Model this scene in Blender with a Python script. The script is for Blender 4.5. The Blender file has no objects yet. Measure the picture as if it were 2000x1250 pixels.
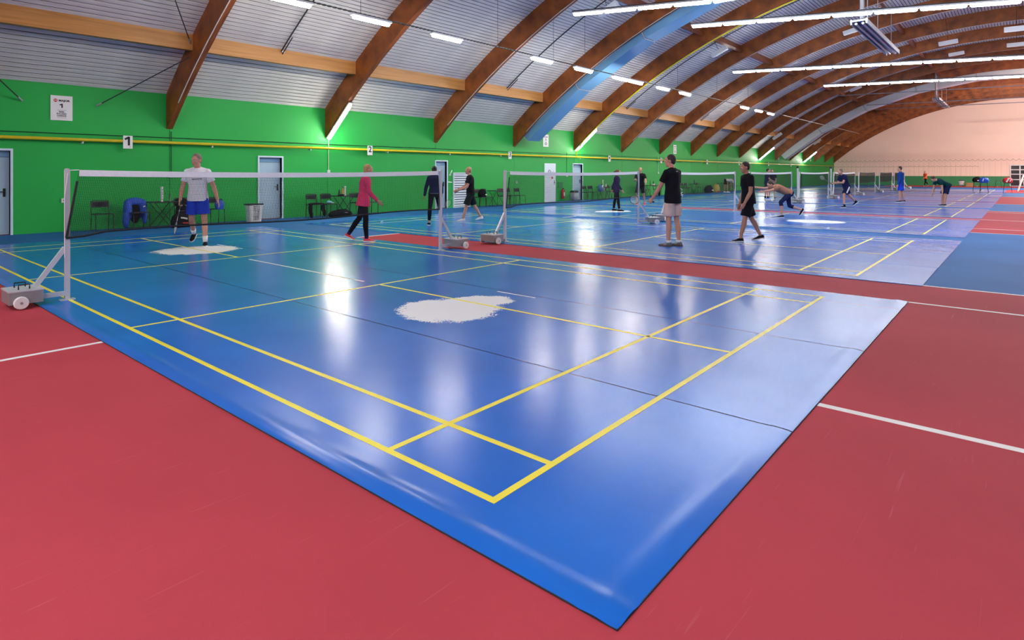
import bpy, bmesh, math, random
from mathutils import Vector, Matrix, Euler
random.seed(7)
R_ = math.radians
S = bpy.context.scene
COL = S.collection

# ------------------------------------------------------------------ camera, world, exposure
CAM = Vector((-2.0687, -1.8034, 1.511)); YAW = 0.8517; FPX = 1181.7; CX = 962.38; CY = 337.47
cd = bpy.data.cameras.new('camera'); cam = bpy.data.objects.new('camera', cd); COL.objects.link(cam)
cam.location = CAM; cam.rotation_euler = (math.pi/2, 0, -YAW)
cd.sensor_fit = 'HORIZONTAL'; cd.sensor_width = 36.0; cd.lens = 36.0*FPX/2000.0
cd.shift_x = (1000-CX)/2000.0; cd.shift_y = -(625-CY)/2000.0
cd.clip_start = 0.05; cd.clip_end = 300
S.camera = cam
S.view_settings.view_transform = 'Standard'; S.view_settings.look = 'None'
S.view_settings.gamma = 1.0; S.view_settings.use_curve_mapping = False
S.view_settings.exposure = 0.15
W = bpy.data.worlds.new('world'); S.world = W; W.use_nodes = True
W.node_tree.nodes['Background'].inputs[0].default_value = (0.6, 0.7, 0.9, 1)
W.node_tree.nodes['Background'].inputs[1].default_value = 0.05
COOL = (0.86, 0.92, 1.0); WARM = (1.0, 0.84, 0.76); NEUT = (1.0, 0.95, 0.84)
L_ROW, L_CHAIN, L_FOOT, L_WARM_FILL, L_NEAR_FILL = 66.0, 100.0, 98.0, 820.0, 90.0  # the last two strengths drive fill rows added outside the view

# pixel helpers: a pixel gives a direction, the plane it is met with gives the distance
FWD = Vector((math.sin(YAW), math.cos(YAW), 0)); RGT = Vector((math.cos(YAW), -math.sin(YAW), 0))
def ray(px, py): return FWD + RGT*((px-CX)/FPX) + Vector((0, 0, (CY-py)/FPX))
def ground(px, py, z=0.0):
    d = ray(px, py); return CAM + d*((z-CAM.z)/d.z)
def onv(px, py, v):
    d = ray(px, py); return CAM + d*((v-CAM.y)/d.y)
def onu(px, py, u):
    d = ray(px, py); return CAM + d*((u-CAM.x)/d.x)
def heading(screen_deg):            # 0 = away from the camera, 90 = to the picture's right
    a = R_(screen_deg); h = FWD*math.cos(a) + RGT*math.sin(a)
    return math.atan2(-h.x, h.y)

# ------------------------------------------------------------------ materials
MATS = {}
def mat(name, col, rough=0.6, metal=0.0, var=0.12, scale=6.0, bump=0.0, bscale=60.0, emit=None, estr=0.0, stretch=(1,1,1), trans=0.0, spec=0.5, coat=0.0, detail=3.0):
    if name in MATS: return MATS[name]
    m = bpy.data.materials.new(name); m.use_nodes = True
    nt = m.node_tree; N = nt.nodes; Lk = nt.links; b = N['Principled BSDF']
    b.inputs['Roughness'].default_value = rough; b.inputs['Metallic'].default_value = metal
    b.inputs['Specular IOR Level'].default_value = spec
    tc = N.new('ShaderNodeTexCoord'); mp = N.new('ShaderNodeMapping'); mp.inputs['Scale'].default_value = stretch
    Lk.new(tc.outputs['Object'], mp.inputs['Vector'])
    no = N.new('ShaderNodeTexNoise'); no.inputs['Scale'].default_value = scale; no.inputs['Detail'].default_value = detail
    Lk.new(mp.outputs['Vector'], no.inputs['Vector'])
    rp = N.new('ShaderNodeValToRGB')
    lo = [max(0, c*(1-var)) for c in col]; hi = [min(1, c*(1+var)) for c in col]
    rp.color_ramp.elements[0].position = 0.3; rp.color_ramp.elements[1].position = 0.7
    rp.color_ramp.elements[0].color = (*lo, 1); rp.color_ramp.elements[1].color = (*hi, 1)
    Lk.new(no.outputs['Fac'], rp.inputs['Fac']); Lk.new(rp.outputs['Color'], b.inputs['Base Color'])
    if bump > 0:
        n2 = N.new('ShaderNodeTexNoise'); n2.inputs['Scale'].default_value = bscale; n2.inputs['Detail'].default_value = 2
        Lk.new(mp.outputs['Vector'], n2.inputs['Vector'])
        bp = N.new('ShaderNodeBump'); bp.inputs['Strength'].default_value = bump; bp.inputs['Distance'].default_value = 0.01
        Lk.new(n2.outputs['Fac'], bp.inputs['Height']); Lk.new(bp.outputs['Normal'], b.inputs['Normal'])
    if emit:
        b.inputs['Emission Color'].default_value = (*emit, 1); b.inputs['Emission Strength'].default_value = estr
    if trans: b.inputs['Transmission Weight'].default_value = trans
    if coat: b.inputs['Coat Weight'].default_value = coat
    MATS[name] = m; return m

def wood(name, dark, light, rough=0.55, stretch=(14, 1.2, 1.2), scale=2.0):
    m = mat(name, light, rough, var=0.0)
    nt = m.node_tree; N = nt.nodes; Lk = nt.links; b = N['Principled BSDF']
    tc = N.new('ShaderNodeTexCoord'); mp = N.new('ShaderNodeMapping'); mp.inputs['Scale'].default_value = stretch
    no = N.new('ShaderNodeTexNoise'); no.inputs['Scale'].default_value = scale; no.inputs['Detail'].default_value = 5
    rp = N.new('ShaderNodeValToRGB'); rp.color_ramp.elements[0].position = .32; rp.color_ramp.elements[1].position = .68
    rp.color_ramp.elements[0].color = (*dark, 1); rp.color_ramp.elements[1].color = (*light, 1)
    Lk.new(tc.outputs['Object'], mp.inputs['Vector']); Lk.new(mp.outputs['Vector'], no.inputs['Vector'])
    Lk.new(no.outputs['Fac'], rp.inputs['Fac']); Lk.new(rp.outputs['Color'], b.inputs['Base Color'])
    return m

def red_floor():
    m = mat('red_floor', (0.43, 0.050, 0.066), 0.8, var=0.10, scale=0.55, bump=0.12, bscale=220, spec=0.12, detail=4)
    nt = m.node_tree; N = nt.nodes; Lk = nt.links; b = N['Principled BSDF']
    old = b.inputs['Base Color'].links[0].from_socket
    tc = N.new('ShaderNodeTexCoord')
    def scr(rot, sx, sy, lo):
        mp = N.new('ShaderNodeMapping'); mp.inputs['Rotation'].default_value = (0, 0, rot); mp.inputs['Scale'].default_value = (sx, sy, 1)
        no = N.new('ShaderNodeTexNoise'); no.inputs['Scale'].default_value = 1.0; no.inputs['Detail'].default_value = 2; no.inputs['Distortion'].default_value = .6
        Lk.new(tc.outputs['Object'], mp.inputs['Vector']); Lk.new(mp.outputs['Vector'], no.inputs['Vector'])
        r = N.new('ShaderNodeValToRGB'); r.color_ramp.elements[0].position = lo; r.color_ramp.elements[1].position = lo+.1
        r.color_ramp.elements[0].color = (0, 0, 0, 1); r.color_ramp.elements[1].color = (1, 1, 1, 1)
        Lk.new(no.outputs['Fac'], r.inputs['Fac']); return r.outputs['Color']
    a1 = scr(.5, 2.2, 55, .70); a2 = scr(-.9, 1.8, 48, .71)
    ad = N.new('ShaderNodeMath'); ad.operation = 'MAXIMUM'; Lk.new(a1, ad.inputs[0]); Lk.new(a2, ad.inputs[1])
    mu = N.new('ShaderNodeMath'); mu.operation = 'MULTIPLY'; mu.inputs[1].default_value = .22; Lk.new(ad.outputs[0], mu.inputs[0])
    mx = N.new('ShaderNodeMixRGB'); mx.inputs[2].default_value = (.62, .25, .24, 1)
    Lk.new(mu.outputs[0], mx.inputs[0]); Lk.new(old, mx.inputs[1]); Lk.new(mx.outputs[0], b.inputs['Base Color'])
    return m

def mat_vinyl(name, patches):
    """blue court vinyl; patches = worn-through white ellipses in court coordinates"""
    m = bpy.data.materials.new(name); m.use_nodes = True
    nt = m.node_tree; N = nt.nodes; Lk = nt.links; b = N['Principled BSDF']
    tc = N.new('ShaderNodeTexCoord')
    def noise(scale, det=3, sc=None, rot=0):
        mp = N.new('ShaderNodeMapping'); mp.inputs['Scale'].default_value = sc or (1, 1, 1); mp.inputs['Rotation'].default_value = (0, 0, rot)
        n = N.new('ShaderNodeTexNoise'); n.inputs['Scale'].default_value = scale; n.inputs['Detail'].default_value = det
        Lk.new(tc.outputs['Object'], mp.inputs['Vector']); Lk.new(mp.outputs['Vector'], n.inputs['Vector']); return n
    def mth(op, a, c=None, v=None):
        x = N.new('ShaderNodeMath'); x.operation = op; Lk.new(a, x.inputs[0])
        if c is not None: Lk.new(c, x.inputs[1])
        if v is not None: x.inputs[1].default_value = v
        return x.outputs[0]
    n1 = noise(.9, 4)
    rp = N.new('ShaderNodeValToRGB'); rp.color_ramp.elements[0].position = .3; rp.color_ramp.elements[1].position = .72
    rp.color_ramp.elements[0].color = (.007, .12, .52, 1); rp.color_ramp.elements[1].color = (.014, .155, .62, 1)
    Lk.new(n1.outputs['Fac'], rp.inputs['Fac']); col = rp.outputs['Color']
    rough = mth('ADD', mth('MULTIPLY', noise(2.2, 4).outputs['Fac'], v=.05), v=.20)
    if patches:
        sp = N.new('ShaderNodeSeparateXYZ'); Lk.new(tc.outputs['Object'], sp.inputs[0])
        wob = mth('ADD', mth('MULTIPLY', noise(5.0, 3).outputs['Fac'], v=.55), mth('MULTIPLY', noise(1.0, 4, (34, 80, 1), .55).outputs['Fac'], v=.62))
        msk = None
        for (cx, cy, rx, ry, rot) in patches:
            dx = mth('ADD', sp.outputs[0], v=-cx); dy = mth('ADD', sp.outputs[1], v=-cy)
            c, s = math.cos(rot), math.sin(rot)
            X = mth('MULTIPLY', mth('ADD', mth('MULTIPLY', dx, v=c), mth('MULTIPLY', dy, v=s)), v=1/rx)
            Y = mth('MULTIPLY', mth('ADD', mth('MULTIPLY', dx, v=-s), mth('MULTIPLY', dy, v=c)), v=1/ry)
            d = mth('SQRT', mth('ADD', mth('MULTIPLY', X, X), mth('MULTIPLY', Y, Y)))
            k = mth('LESS_THAN', mth('ADD', d, wob), v=1.58)
            msk = k if msk is None else mth('MAXIMUM', msk, k)
        mx = N.new('ShaderNodeMixRGB'); mx.inputs[2].default_value = (.80, .80, .79, 1)
        Lk.new(msk, mx.inputs[0]); Lk.new(col, mx.inputs[1]); col = mx.outputs[0]
        rough = mth('MAXIMUM', rough, mth('MULTIPLY', msk, v=.6))
    Lk.new(col, b.inputs['Base Color']); Lk.new(rough, b.inputs['Roughness'])
    bp = N.new('ShaderNodeBump'); bp.inputs['Strength'].default_value = .05; bp.inputs['Distance'].default_value = .002
    Lk.new(noise(260, 1).outputs['Fac'], bp.inputs['Height'])
    Lk.new(bp.outputs['Normal'], b.inputs['Normal']); b.inputs['Specular IOR Level'].default_value = .33
    return m

# ------------------------------------------------------------------ mesh helpers
class MB:
    def __init__(s): s.v = []; s.f = []
    def add(s, vs, fs):
        o = len(s.v); s.v += [tuple(x) for x in vs]; s.f += [tuple(i+o for i in f) for f in fs]; return s
    def box(s, x0, x1, y0, y1, z0, z1, M=None):
        vs = [Vector(p) for p in ((x0,y0,z0),(x1,y0,z0),(x1,y1,z0),(x0,y1,z0),(x0,y0,z1),(x1,y0,z1),(x1,y1,z1),(x0,y1,z1))]
        if M: vs = [M @ p for p in vs]
        return s.add(vs, [(3,2,1,0),(4,5,6,7),(0,1,5,4),(1,2,6,5),(2,3,7,6),(3,0,4,7)])
    def cbox(s, c, d, M=None): return s.box(c[0]-d[0]/2, c[0]+d[0]/2, c[1]-d[1]/2, c[1]+d[1]/2, c[2]-d[2]/2, c[2]+d[2]/2, M)
    def bar(s, a, b, w, h=None, up=(0,0,1)):
        a = Vector(a); b = Vector(b); d = b-a; L = d.length; d.normalize(); h = h or w
        up = Vector(up)
        if abs(d.dot(up)) > .98: up = Vector((0,1,0))
        x = d.cross(up).normalized(); y = x.cross(d).normalized()
        vs = []
        for p in (a, b):
            for sx, sy in ((-1,-1),(1,-1),(1,1),(-1,1)): vs.append(p + x*(sx*w/2) + y*(sy*h/2))
        return s.add(vs, [(0,1,2,3),(7,6,5,4),(0,4,5,1),(1,5,6,2),(2,6,7,3),(3,7,4,0)])
    def tube(s, pts, r, n=8, closed=False):
        pts = [Vector(p) for p in pts]; m = len(pts); vs = []; fs = []
        rr = r if isinstance(r, (list, tuple)) else [r]*m
        prev = None
        for i, p in enumerate(pts):
            if closed: t = pts[(i+1) % m]-pts[i-1]
            else: t = pts[min(i+1, m-1)]-pts[max(i-1, 0)]
            t.normalize()
            if prev is None:
                up = Vector((0,0,1)) if abs(t.z) < .9 else Vector((0,1,0))
                x = t.cross(up).normalized()
            else:
                x = (prev - t*prev.dot(t)); x.normalize()
            prev = x; y = t.cross(x)
            for k in range(n):
                a = 2*math.pi*k/n; vs.append(p + x*(math.cos(a)*rr[i]) + y*(math.sin(a)*rr[i]))
        for i in range(m if closed else m-1):
            j = (i+1) % m
            for k in range(n):
                k2 = (k+1) % n; fs.append((i*n+k, i*n+k2, j*n+k2, j*n+k))
        if not closed:
            fs.append(tuple(range(n))[::-1]); fs.append(tuple((m-1)*n+k for k in range(n)))
        return s.add(vs, fs)
    def cyl(s, a, b, r0, r1=None, n=14): return s.tube([a, b], [r0, r0 if r1 is None else r1], n)
    def lathe(s, prof, n=16, c=(0,0,0), M=None):
        vs = []; fs = []; c = Vector(c)
        for (r, z) in prof:
            for k in range(n):
                a = 2*math.pi*k/n; p = Vector((r*math.cos(a), r*math.sin(a), z)); p = (M @ p) if M else p
                vs.append(p+c)
        m = len(prof)
        for i in range(m-1):
            for k in range(n):
                k2 = (k+1) % n; fs.append((i*n+k, i*n+k2, (i+1)*n+k2, (i+1)*n+k))
        fs.append(tuple(range(n))[::-1]); fs.append(tuple((m-1)*n+k for k in range(n)))
        return s.add(vs, fs)
    def ell(s, c, r, M=None, nu=16, nv=10):
        c = Vector(c); vs = []; fs = []
        def P(p): return (M @ p if M else p) + c
        vs.append(P(Vector((0,0,-r[2]))))
        for j in range(1, nv):
            t = -math.pi/2 + math.pi*j/nv
            for k in range(nu):
                a = 2*math.pi*k/nu
                vs.append(P(Vector((r[0]*math.cos(t)*math.cos(a), r[1]*math.cos(t)*math.sin(a), r[2]*math.sin(t)))))
        vs.append(P(Vector((0,0,r[2])))); top = len(vs)-1
        for k in range(nu):
            k2 = (k+1) % nu
            fs.append((0, 1+k2, 1+k))
            for j in range(nv-2):
                a = 1+j*nu; fs.append((a+k, a+k2, a+nu+k2, a+nu+k))
            a = 1+(nv-2)*nu; fs.append((a+k, a+k2, top))
        return s.add(vs, fs)
    def loft(s, rings):
        n = len(rings[0]); vs = [p for r in rings for p in r]; fs = []
        for i in range(len(rings)-1):
            for k in range(n):
                k2 = (k+1) % n; fs.append((i*n+k, i*n+k2, (i+1)*n+k2, (i+1)*n+k))
        fs.append(tuple(range(n))[::-1]); fs.append(tuple((len(rings)-1)*n+k for k in range(n)))
        return s.add(vs, fs)
    def mesh(s, name, m=None, smooth=False):
        me = bpy.data.meshes.new(name); me.from_pydata([tuple(v) for v in s.v], [], s.f); me.validate()
        bm = bmesh.new(); bm.from_mesh(me); bmesh.ops.recalc_face_normals(bm, faces=bm.faces); bm.to_mesh(me); bm.free()
        if m: me.materials.append(m)
        if smooth: me.polygons.foreach_set('use_smooth', [True]*len(me.polygons))
        return me
    def build(s, name, m=None, parent=None, smooth=False):
        o = bpy.data.objects.new(name, s.mesh(name, m, smooth)); COL.objects.link(o)
        if parent is not None: o.parent = parent
        return o

def obj(name, me, parent=None, loc=None, rot=None):
    o = bpy.data.objects.new(name, me); COL.objects.link(o)
    if parent is not None: o.parent = parent
    if loc is not None: o.location = loc
    if rot is not None: o.rotation_euler = rot
    return o
def tag(o, label=None, cat=None, group=None, kind=None):
    if label: o['label'] = label
    if cat: o['category'] = cat
    if group: o['group'] = group
    if kind: o['kind'] = kind
    return o
def thing(name, label, cat, loc=(0,0,0), rz=0, group=None):
    o = bpy.data.objects.new(name, None); COL.objects.link(o); o.location = loc; o.rotation_euler = (0,0,rz)
    o.empty_display_size = .1
    return tag(o, label, cat, group)
def copy_tree(o, parent=None):
    c = o.copy(); COL.objects.link(c)
    if parent is not None: c.parent = parent
    for ch in [x for x in KIDS.get(o.name, ())]: copy_tree(ch, c)
    return c
KIDS = {}
def index_kids(root):
    KIDS[root.name] = list(root.children)
    for c in root.children: index_kids(c)
def dup(root, loc, rz=None, label=None, group=None):
    index_kids(root); c = copy_tree(root); c.location = loc
    if rz is not None: c.rotation_euler = (0,0,rz)
    if label: c['label'] = label
    if group: c['group'] = group
    return c
def text(name, s, size, M, m, parent, bold=0.0, extrude=0.001, align='CENTER', sx=1.0):
    cu = bpy.data.curves.new(name, 'FONT'); cu.body = s; cu.size = size; cu.align_x = align; cu.align_y = 'CENTER'
    cu.extrude = extrude; cu.offset = bold; cu.resolution_u = 3
    t = bpy.data.objects.new(name, cu); COL.objects.link(t)
    dg = bpy.context.evaluated_depsgraph_get(); me = bpy.data.meshes.new_from_object(t.evaluated_get(dg))
    bpy.data.objects.remove(t)
    me.transform(M @ Matrix.Diagonal((sx, 1, 1, 1))); me.materials.clear(); me.materials.append(m)
    o = bpy.data.objects.new(name, me); COL.objects.link(o)
    if parent is not None: o.parent = parent
    return o

# ------------------------------------------------------------------ shared materials
M_red = red_floor()
M_bluefloor = mat('blue_floor', (.024, .130, .35), .75, var=.10, scale=.7, bump=.1, bscale=200, spec=.16)
M_white = mat('white_paint', (.80, .80, .78), .5, var=.03)
M_linewhite = mat('white_line_paint', (.78, .77, .74), .6, var=.06, scale=9)
M_yellow = mat('yellow_line', (.88, .74, .035), .42, var=.04, scale=9)
M_green = mat('green_wall', (.015, .385, .060), .55, var=.05, scale=.5, bump=.06, bscale=90, spec=.35)
M_greenband = mat('green_band', (.02, .22, .08), .6, var=.05, scale=.6)
M_peach = mat('peach_wall', (.88, .68, .58), .8, var=.03, scale=.3, spec=.2)
M_dark = mat('gap_dark', (.02, .022, .03), .9, var=.1)
M_plank = wood('whitewashed_plank', (.64, .61, .57), (.84, .80, .74), .6, (1.0, 9, 9), 1.3)
M_glulam = wood('glulam', (.14, .032, .004), (.34, .092, .012), .5, (22, 1.6, 1.6), 1.2)
M_purlin = wood('purlin_wood', (.42, .18, .04), (.60, .28, .075), .5, (.6, 12, 12), 1.0)
M_duct = mat('painted_duct', (.17, .38, .60), .4, metal=.15, var=.05, scale=1.2)
M_steel = mat('galvanised_steel', (.50, .52, .55), .4, metal=.7, var=.08)
M_greysteel = mat('grey_paint_steel', (.58, .58, .62), .35, metal=.2, var=.04)
M_boxgrey = mat('ballast_grey', (.30, .28, .29), .45, metal=.3, var=.08)
M_black = mat('black_metal', (.012, .012, .014), .4, var=.1)
M_blackcloth = mat('black_cloth', (.008, .008, .010), .9, var=.2, scale=20, spec=.1)
M_darkplastic = mat('dark_plastic', (.026, .028, .03), .45, var=.1)
M_gas = mat('gas_yellow', (.82, .66, .015), .35, var=.03)
M_darkgreen = mat('dark_green_cable', (.006, .07, .022), .5, var=.1)
M_door = mat('door_blue', (.40, .56, .66), .4, var=.03, scale=2)
M_frame = mat('door_frame', (.62, .76, .84), .4, var=.02)
M_louvre = mat('louvre_white', (.66, .76, .84), .4, var=.02)
M_tubeC = mat('lit_tube_cool', (.9, .9, .9), .4, emit=COOL, estr=L_ROW)
M_tubeN = mat('lit_tube_neutral', (.9, .9, .9), .4, emit=NEUT, estr=L_CHAIN)
M_tubeF = mat('lit_tube_foot', (.9, .9, .9), .4, emit=NEUT, estr=L_FOOT)
M_fillNear = mat('added_fill_tube_near', (.9, .9, .9), .4, emit=COOL, estr=L_NEAR_FILL)  # for the fill rows added behind the camera
M_fillWarm = mat('added_fill_tube_warm', (.9, .9, .9), .4, emit=WARM, estr=L_WARM_FILL)  # for the warm fill rows added right of the view
M_lampbody = mat('lamp_housing', (.70, .72, .74), .45, var=.03)
M_ink = mat('black_ink', (.012, .012, .013), .6, var=.05)
M_redink = mat('red_ink', (.60, .02, .02), .5, var=.05)
M_paper = mat('sign_white', (.80, .79, .77), .5, var=.02)
M_netcord = mat('net_cord', (.010, .012, .012), .8, var=.1)
M_nettape = mat('net_tape', (.82, .82, .84), .7, var=.04, scale=30)
M_plasticwhite = mat('white_plastic', (.78, .77, .73), .4, var=.04)
M_wheel = mat('white_wheel', (.72, .70, .70), .4, var=.04)

# ------------------------------------------------------------------ the hall
WV = 16.7                                   # green wall plane
RC = Vector((0, -1.2, -16.5)); RR = 27.04   # ceiling circle (v, z)
UEND = 86.7; UBACK = -13.0; VR = -19.1
def arc(v, off=0.0):
    return RC.z + math.sqrt(max(0, (RR-off)**2-(v-RC.y)**2))
TH_W = math.asin((WV-RC.y)/RR)
def arcp(th, off=0.0, u=0.0): return Vector((u, RC.y+(RR-off)*math.sin(th), RC.z+(RR-off)*math.cos(th)))
RAF = [-5.6, -0.4, 4.83, 10.09, 15.34, 20.55, 25.8, 31.0, 36.18, 41.32, 46.44, 51.5, 56.5, 61.6, 66.65, 71.7, 76.7, 81.6, 86.45]

floor = tag(MB().box(UBACK-.3, UEND+.3, VR-.3, WV+.3, -.2, 0).build('floor', M_red), kind='structure')
for (a, b, c, d) in ((7.85, 17.4, VR, 9.85), (28.9, 36.0, VR, 9.85), (47.8, 57.0, VR, 9.85), (68, 77, VR, 9.85), (UBACK, UEND, 9.93, WV)):
    MB().box(a, b, c, d, -.001, .0012).build('floor_zone', M_bluefloor, floor)
for (a, b, c, d) in ((2.27, 2.33, -14, -.5), (6.42, 6.47, -14, 9.85), (7.80, 7.85, -14, 9.85), (17.4, 17.45, -14, 9.85), (18.87, 18.92, -14, 9.85),
                     (22.9, 22.95, -14, 9.85), (27.8, 27.86, -14, 9.85), (28.85, 28.9, -14, 9.85), (36, 36.06, -14, 9.85), (47.7, 47.8, -14, 9.85), (57, 57.1, -14, 9.85),
                     (-12, 84, 9.85, 9.93), (-6, -.25, 4.35, 4.40)):
    MB().box(a, b, c, d, -.001, .0022).build('tennis_line', M_linewhite, floor)

# green wall in bay-wide panels with door openings
OPEN = [(.38, 1.27, 0, 2.05), (7.64, 8.43, 0, 2.01), (15.44, 16.08, 0, 1.99), (25.72, 26.66, 0, 1.98)]
wall = tag(MB().box(UBACK, UEND+.3, WV+.16, WV+.36, 0, 3.9).build('wall_left', M_dark), kind='structure')
edges = [UBACK] + [u+.09 for u in RAF[1:-1]] + [UEND]
for i in range(len(edges)-1):
    a, b = edges[i]+.006, edges[i+1]-.006
    mb = MB(); x = a
    for (o0, o1, z0, z1) in OPEN:
        o0, o1 = max(o0, a), min(o1, b)
        if o1 > o0:
            if o0 > x: mb.box(x, o0, WV, WV+.16, 0, 3.86)
            mb.box(o0, o1, WV, WV+.16, z1, 3.86); x = o1
    if x >= b: mb.build('wall_panel', M_green, wall); continue
    mb.box(x, b, WV, WV+.16, 0, 3.86)
    mb.build('wall_panel', M_green, wall)

# end wall, side wall, near wall
def arch_wall(name, u0, u1, m):
    mb = MB(); n = 40; top = []
    for i in range(n+1):
        v = VR + (WV+.2-VR)*i/n; top.append((v, arc(v, -.1)))
    vs = []
    for u in (u0, u1):
        vs += [(u, v, 0) for v, z in top] + [(u, v, z) for v, z in top]
    k = n+1; fs = []
    for i in range(n):
        for o in (0, 2*k): fs.append((o+i, o+i+1, o+k+i+1, o+k+i))
        fs.append((k+i, k+i+1, 3*k+i+1, 3*k+i)); fs.append((i, i+1, 2*k+i+1, 2*k+i))
    fs += [(0, k, 3*k, 2*k), (n, k+n, 3*k+n, 2*k+n)]
    mb.add(vs, fs); return tag(mb.build(name, m), kind='structure')
we = arch_wall('wall_far', UEND, UEND+.3, M_peach)
MB().box(UEND-.02, UEND, VR, WV, 0, 1.12).build('painted_band', M_greenband, we)
MB().box(UEND-.025, UEND, VR, WV, 1.12, 1.16).build('band_edge', mat('cream_edge', (.8, .7, .5), .6), we)
arch_wall('wall_near', UBACK-.3, UBACK, M_peach)
tag(MB().box(UBACK, UEND+.3, VR-.3, VR, 0, 3.9).build('wall_right', M_green), kind='structure')

# ceiling: curved shell, boards below it
mb = MB(); n = 60; vs = []; fs = []
for i in range(n+1):
    th = -TH_W-.02 + (2*TH_W+.04)*i/n
    for off in (-.02, -.14):
        for u in (UBACK-.3, UEND+.3): vs.append(arcp(th, off, u))
for i in range(n):
    a = 4*i; b = a+4
    fs += [(a, a+1, b+1, b), (a+2, b+2, b+3, a+3), (a, b, b+2, a+2), (a+1, a+3, b+3, b+1)]
mb.add(vs, fs); ceil = tag(mb.build('ceiling', M_dark), kind='structure')
PW = 0.142; DTH = PW/RR; NPL = int(2*TH_W/DTH)
def plank_mesh(L, nm):
    return MB().box(-L/2, L/2, -PW/2+.015, PW/2-.015, 0, .02).mesh(nm, M_plank)
bays = [(RAF[i], RAF[i+1]) for i in range(len(RAF)-1)]
vis = {1: 32, 2: 58, 3: 74, 4: 68, 5: 66}   # bays whose boards show large: how many rows up from the wall
rest = MB()
count = 0
for bi, (a, b) in enumerate(bays):
    a2 = a+.17; b2 = b; L = b2-a2; me = None
    for k in range(NPL):
        th = TH_W-DTH*(k+.5)
        if bi in vis and k < vis[bi] and count < 298:
            me = me or plank_mesh(L, 'plank')
            o = obj('plank', me, ceil, arcp(th, .0, (a2+b2)/2), (-th, 0, 0)); count += 1
        else:
            M = Matrix.Translation(arcp(th, .0, (a2+b2)/2)) @ Matrix.Rotation(-th, 4, 'X')
            rest.box(-L/2, L/2, -PW/2+.015, PW/2-.015, 0, .02, M)
o = rest.build('plank_boarding', M_plank, ceil); o['kind'] = 'stuff'

# arches
def arch_mesh():
    mb = MB(); vs = []; n = 48
    th0 = TH_W
    for i in range(n+1):
        th = th0 - 2*th0*i/n
        for off in (-.02, .74):
            p = arcp(th, off); p.y = max(min(p.y, WV), VR+.0)
            if i in (0, n) and off > 0:
                v = WV if i == 0 else 2*RC.y-WV
                p = Vector((0, v, arc(v, .74)))
            for x in (0, .17): vs.append((x, p.y, p.z))
    fs = []
    for i in range(n):
        a = 4*i; b = a+4
        fs += [(a, b, b+2, a+2), (a+1, a+3, b+3, b+1), (a, a+1, b+1, b), (a+2, b+2, b+3, a+3)]
    fs += [(0, 2, 3, 1), (4*n, 4*n+1, 4*n+3, 4*n+2)]
    mb.add(vs, fs); return mb.mesh('glulam_arch', M_glulam)
AM = arch_mesh()
special = {3: 'brown glulam arch with a lit tube at its foot by the laundry basket door', 5: 'brown glulam arch with the blue-grey air duct along its side',
           6: 'brown glulam arch with the yellow gas pipe climbing its underside', 4: 'brown glulam arch meeting the wall above the half-open blue door behind the black-clad woman',
           2: 'dark brown glulam arch beside the large MAJOR 1 sign'}
special[4] = 'brown glulam arch meeting the wall above the woman in black leggings'
special[7] = 'brown glulam arch meeting the wall above the woman in plum'; special[8] = 'brown glulam arch meeting the wall above the man in beige shorts'
special[10] = 'brown glulam arch meeting the wall above the bending person in white'; special[12] = 'brown glulam arch with a lit foot tube before the pale duct'
special[13] = 'brown glulam arch carrying the pale grey duct'; special[15] = 'reddish glulam arch with a lit foot tube beyond the pale duct'
ARCH = {}
for i, u in enumerate(RAF):
    far = u > 62
    lab = special.get(i, 'reddish glulam arch near the peach end wall' if far else 'brown glulam arch carrying the boarded roof')
    grp = None if i in special else ('arches at the peach end' if far else 'plain roof arches')
    ARCH[i] = tag(obj('glulam_arch', AM, None, (u, 0, 0)), lab, 'beam', grp)

# purlins between arches
PTH = [math.asin((v-RC.y)/RR) for v in (15.0, 9.6, 3.6, -2.4, -8.2)]
for pi, th in enumerate(PTH):
    for bi, (a, b) in enumerate(bays):
        L = b-a-.17
        M = Matrix.Translation(arcp(th, .0, (a+.17+b)/2)) @ Matrix.Rotation(-th, 4, 'X')
        if pi == 0:
            M = Matrix.Translation(arcp(th, .0, (a+.17+b)/2)); me = MB().box(-L/2, L/2, -.09, .09, -.36, .06).mesh('purlin', M_purlin)
        else: me = MB().box(-L/2, L/2, -.08, .08, -.36, 0).mesh('purlin', M_glulam)
        o = obj('purlin', me, ceil); o.matrix_world = M
        if bi == 0 and pi < 2: o['label'] = 'orange timber purlin' if pi == 0 else 'dark timber purlin'

# ------------------------------------------------------------------ wall fittings: doors, louvre, pipe, signs
def door(n, u0, u1, z1, hand, label):
    r = thing('door_%d' % n, label, None, (u0, WV, 0)); r['kind'] = 'structure'; w = u1-u0
    fr = MB(); t = .05
    fr.box(-t, .0, -.025, .15, 0, z1+t); fr.box(w, w+t, -.025, .15, 0, z1+t); fr.box(0, w, -.025, .15, z1, z1+t); fr.build('door_frame', M_frame, r)
    leaf = MB().box(.005, w-.005, .10, .145, .012, z1-.16).build('door_leaf', M_door, r)
    MB().box(.005, w-.005, .10, .145, z1-.15, z1-.005).build('top_panel', mat('door_top', (.20, .38, .55), .4, var=.03), r)
    x = w-.10
    h = MB().box(x-.025, x+.025, .085, .10, .93, 1.13); h.build('handle_plate', M_black, leaf)
    MB().tube([(x, .09, 1.05), (x, .045, 1.05), (x-.13, .045, 1.05)], .011, 8).build('handle', M_black, leaf)
    return r
door(1, .38, 1.27, 2.05, 1, 'pale blue door beside the large MAJOR 1 sign')
door(2, 7.64, 8.43, 2.01, 1, 'pale blue door next to the white laundry basket')
door(3, 15.44, 16.08, 1.99, 1, 'narrow pale blue door left of the louvred shutter')
door(5, 25.72, 26.66, 1.98, 1, 'pale blue door behind the grey waste bin')
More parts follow.
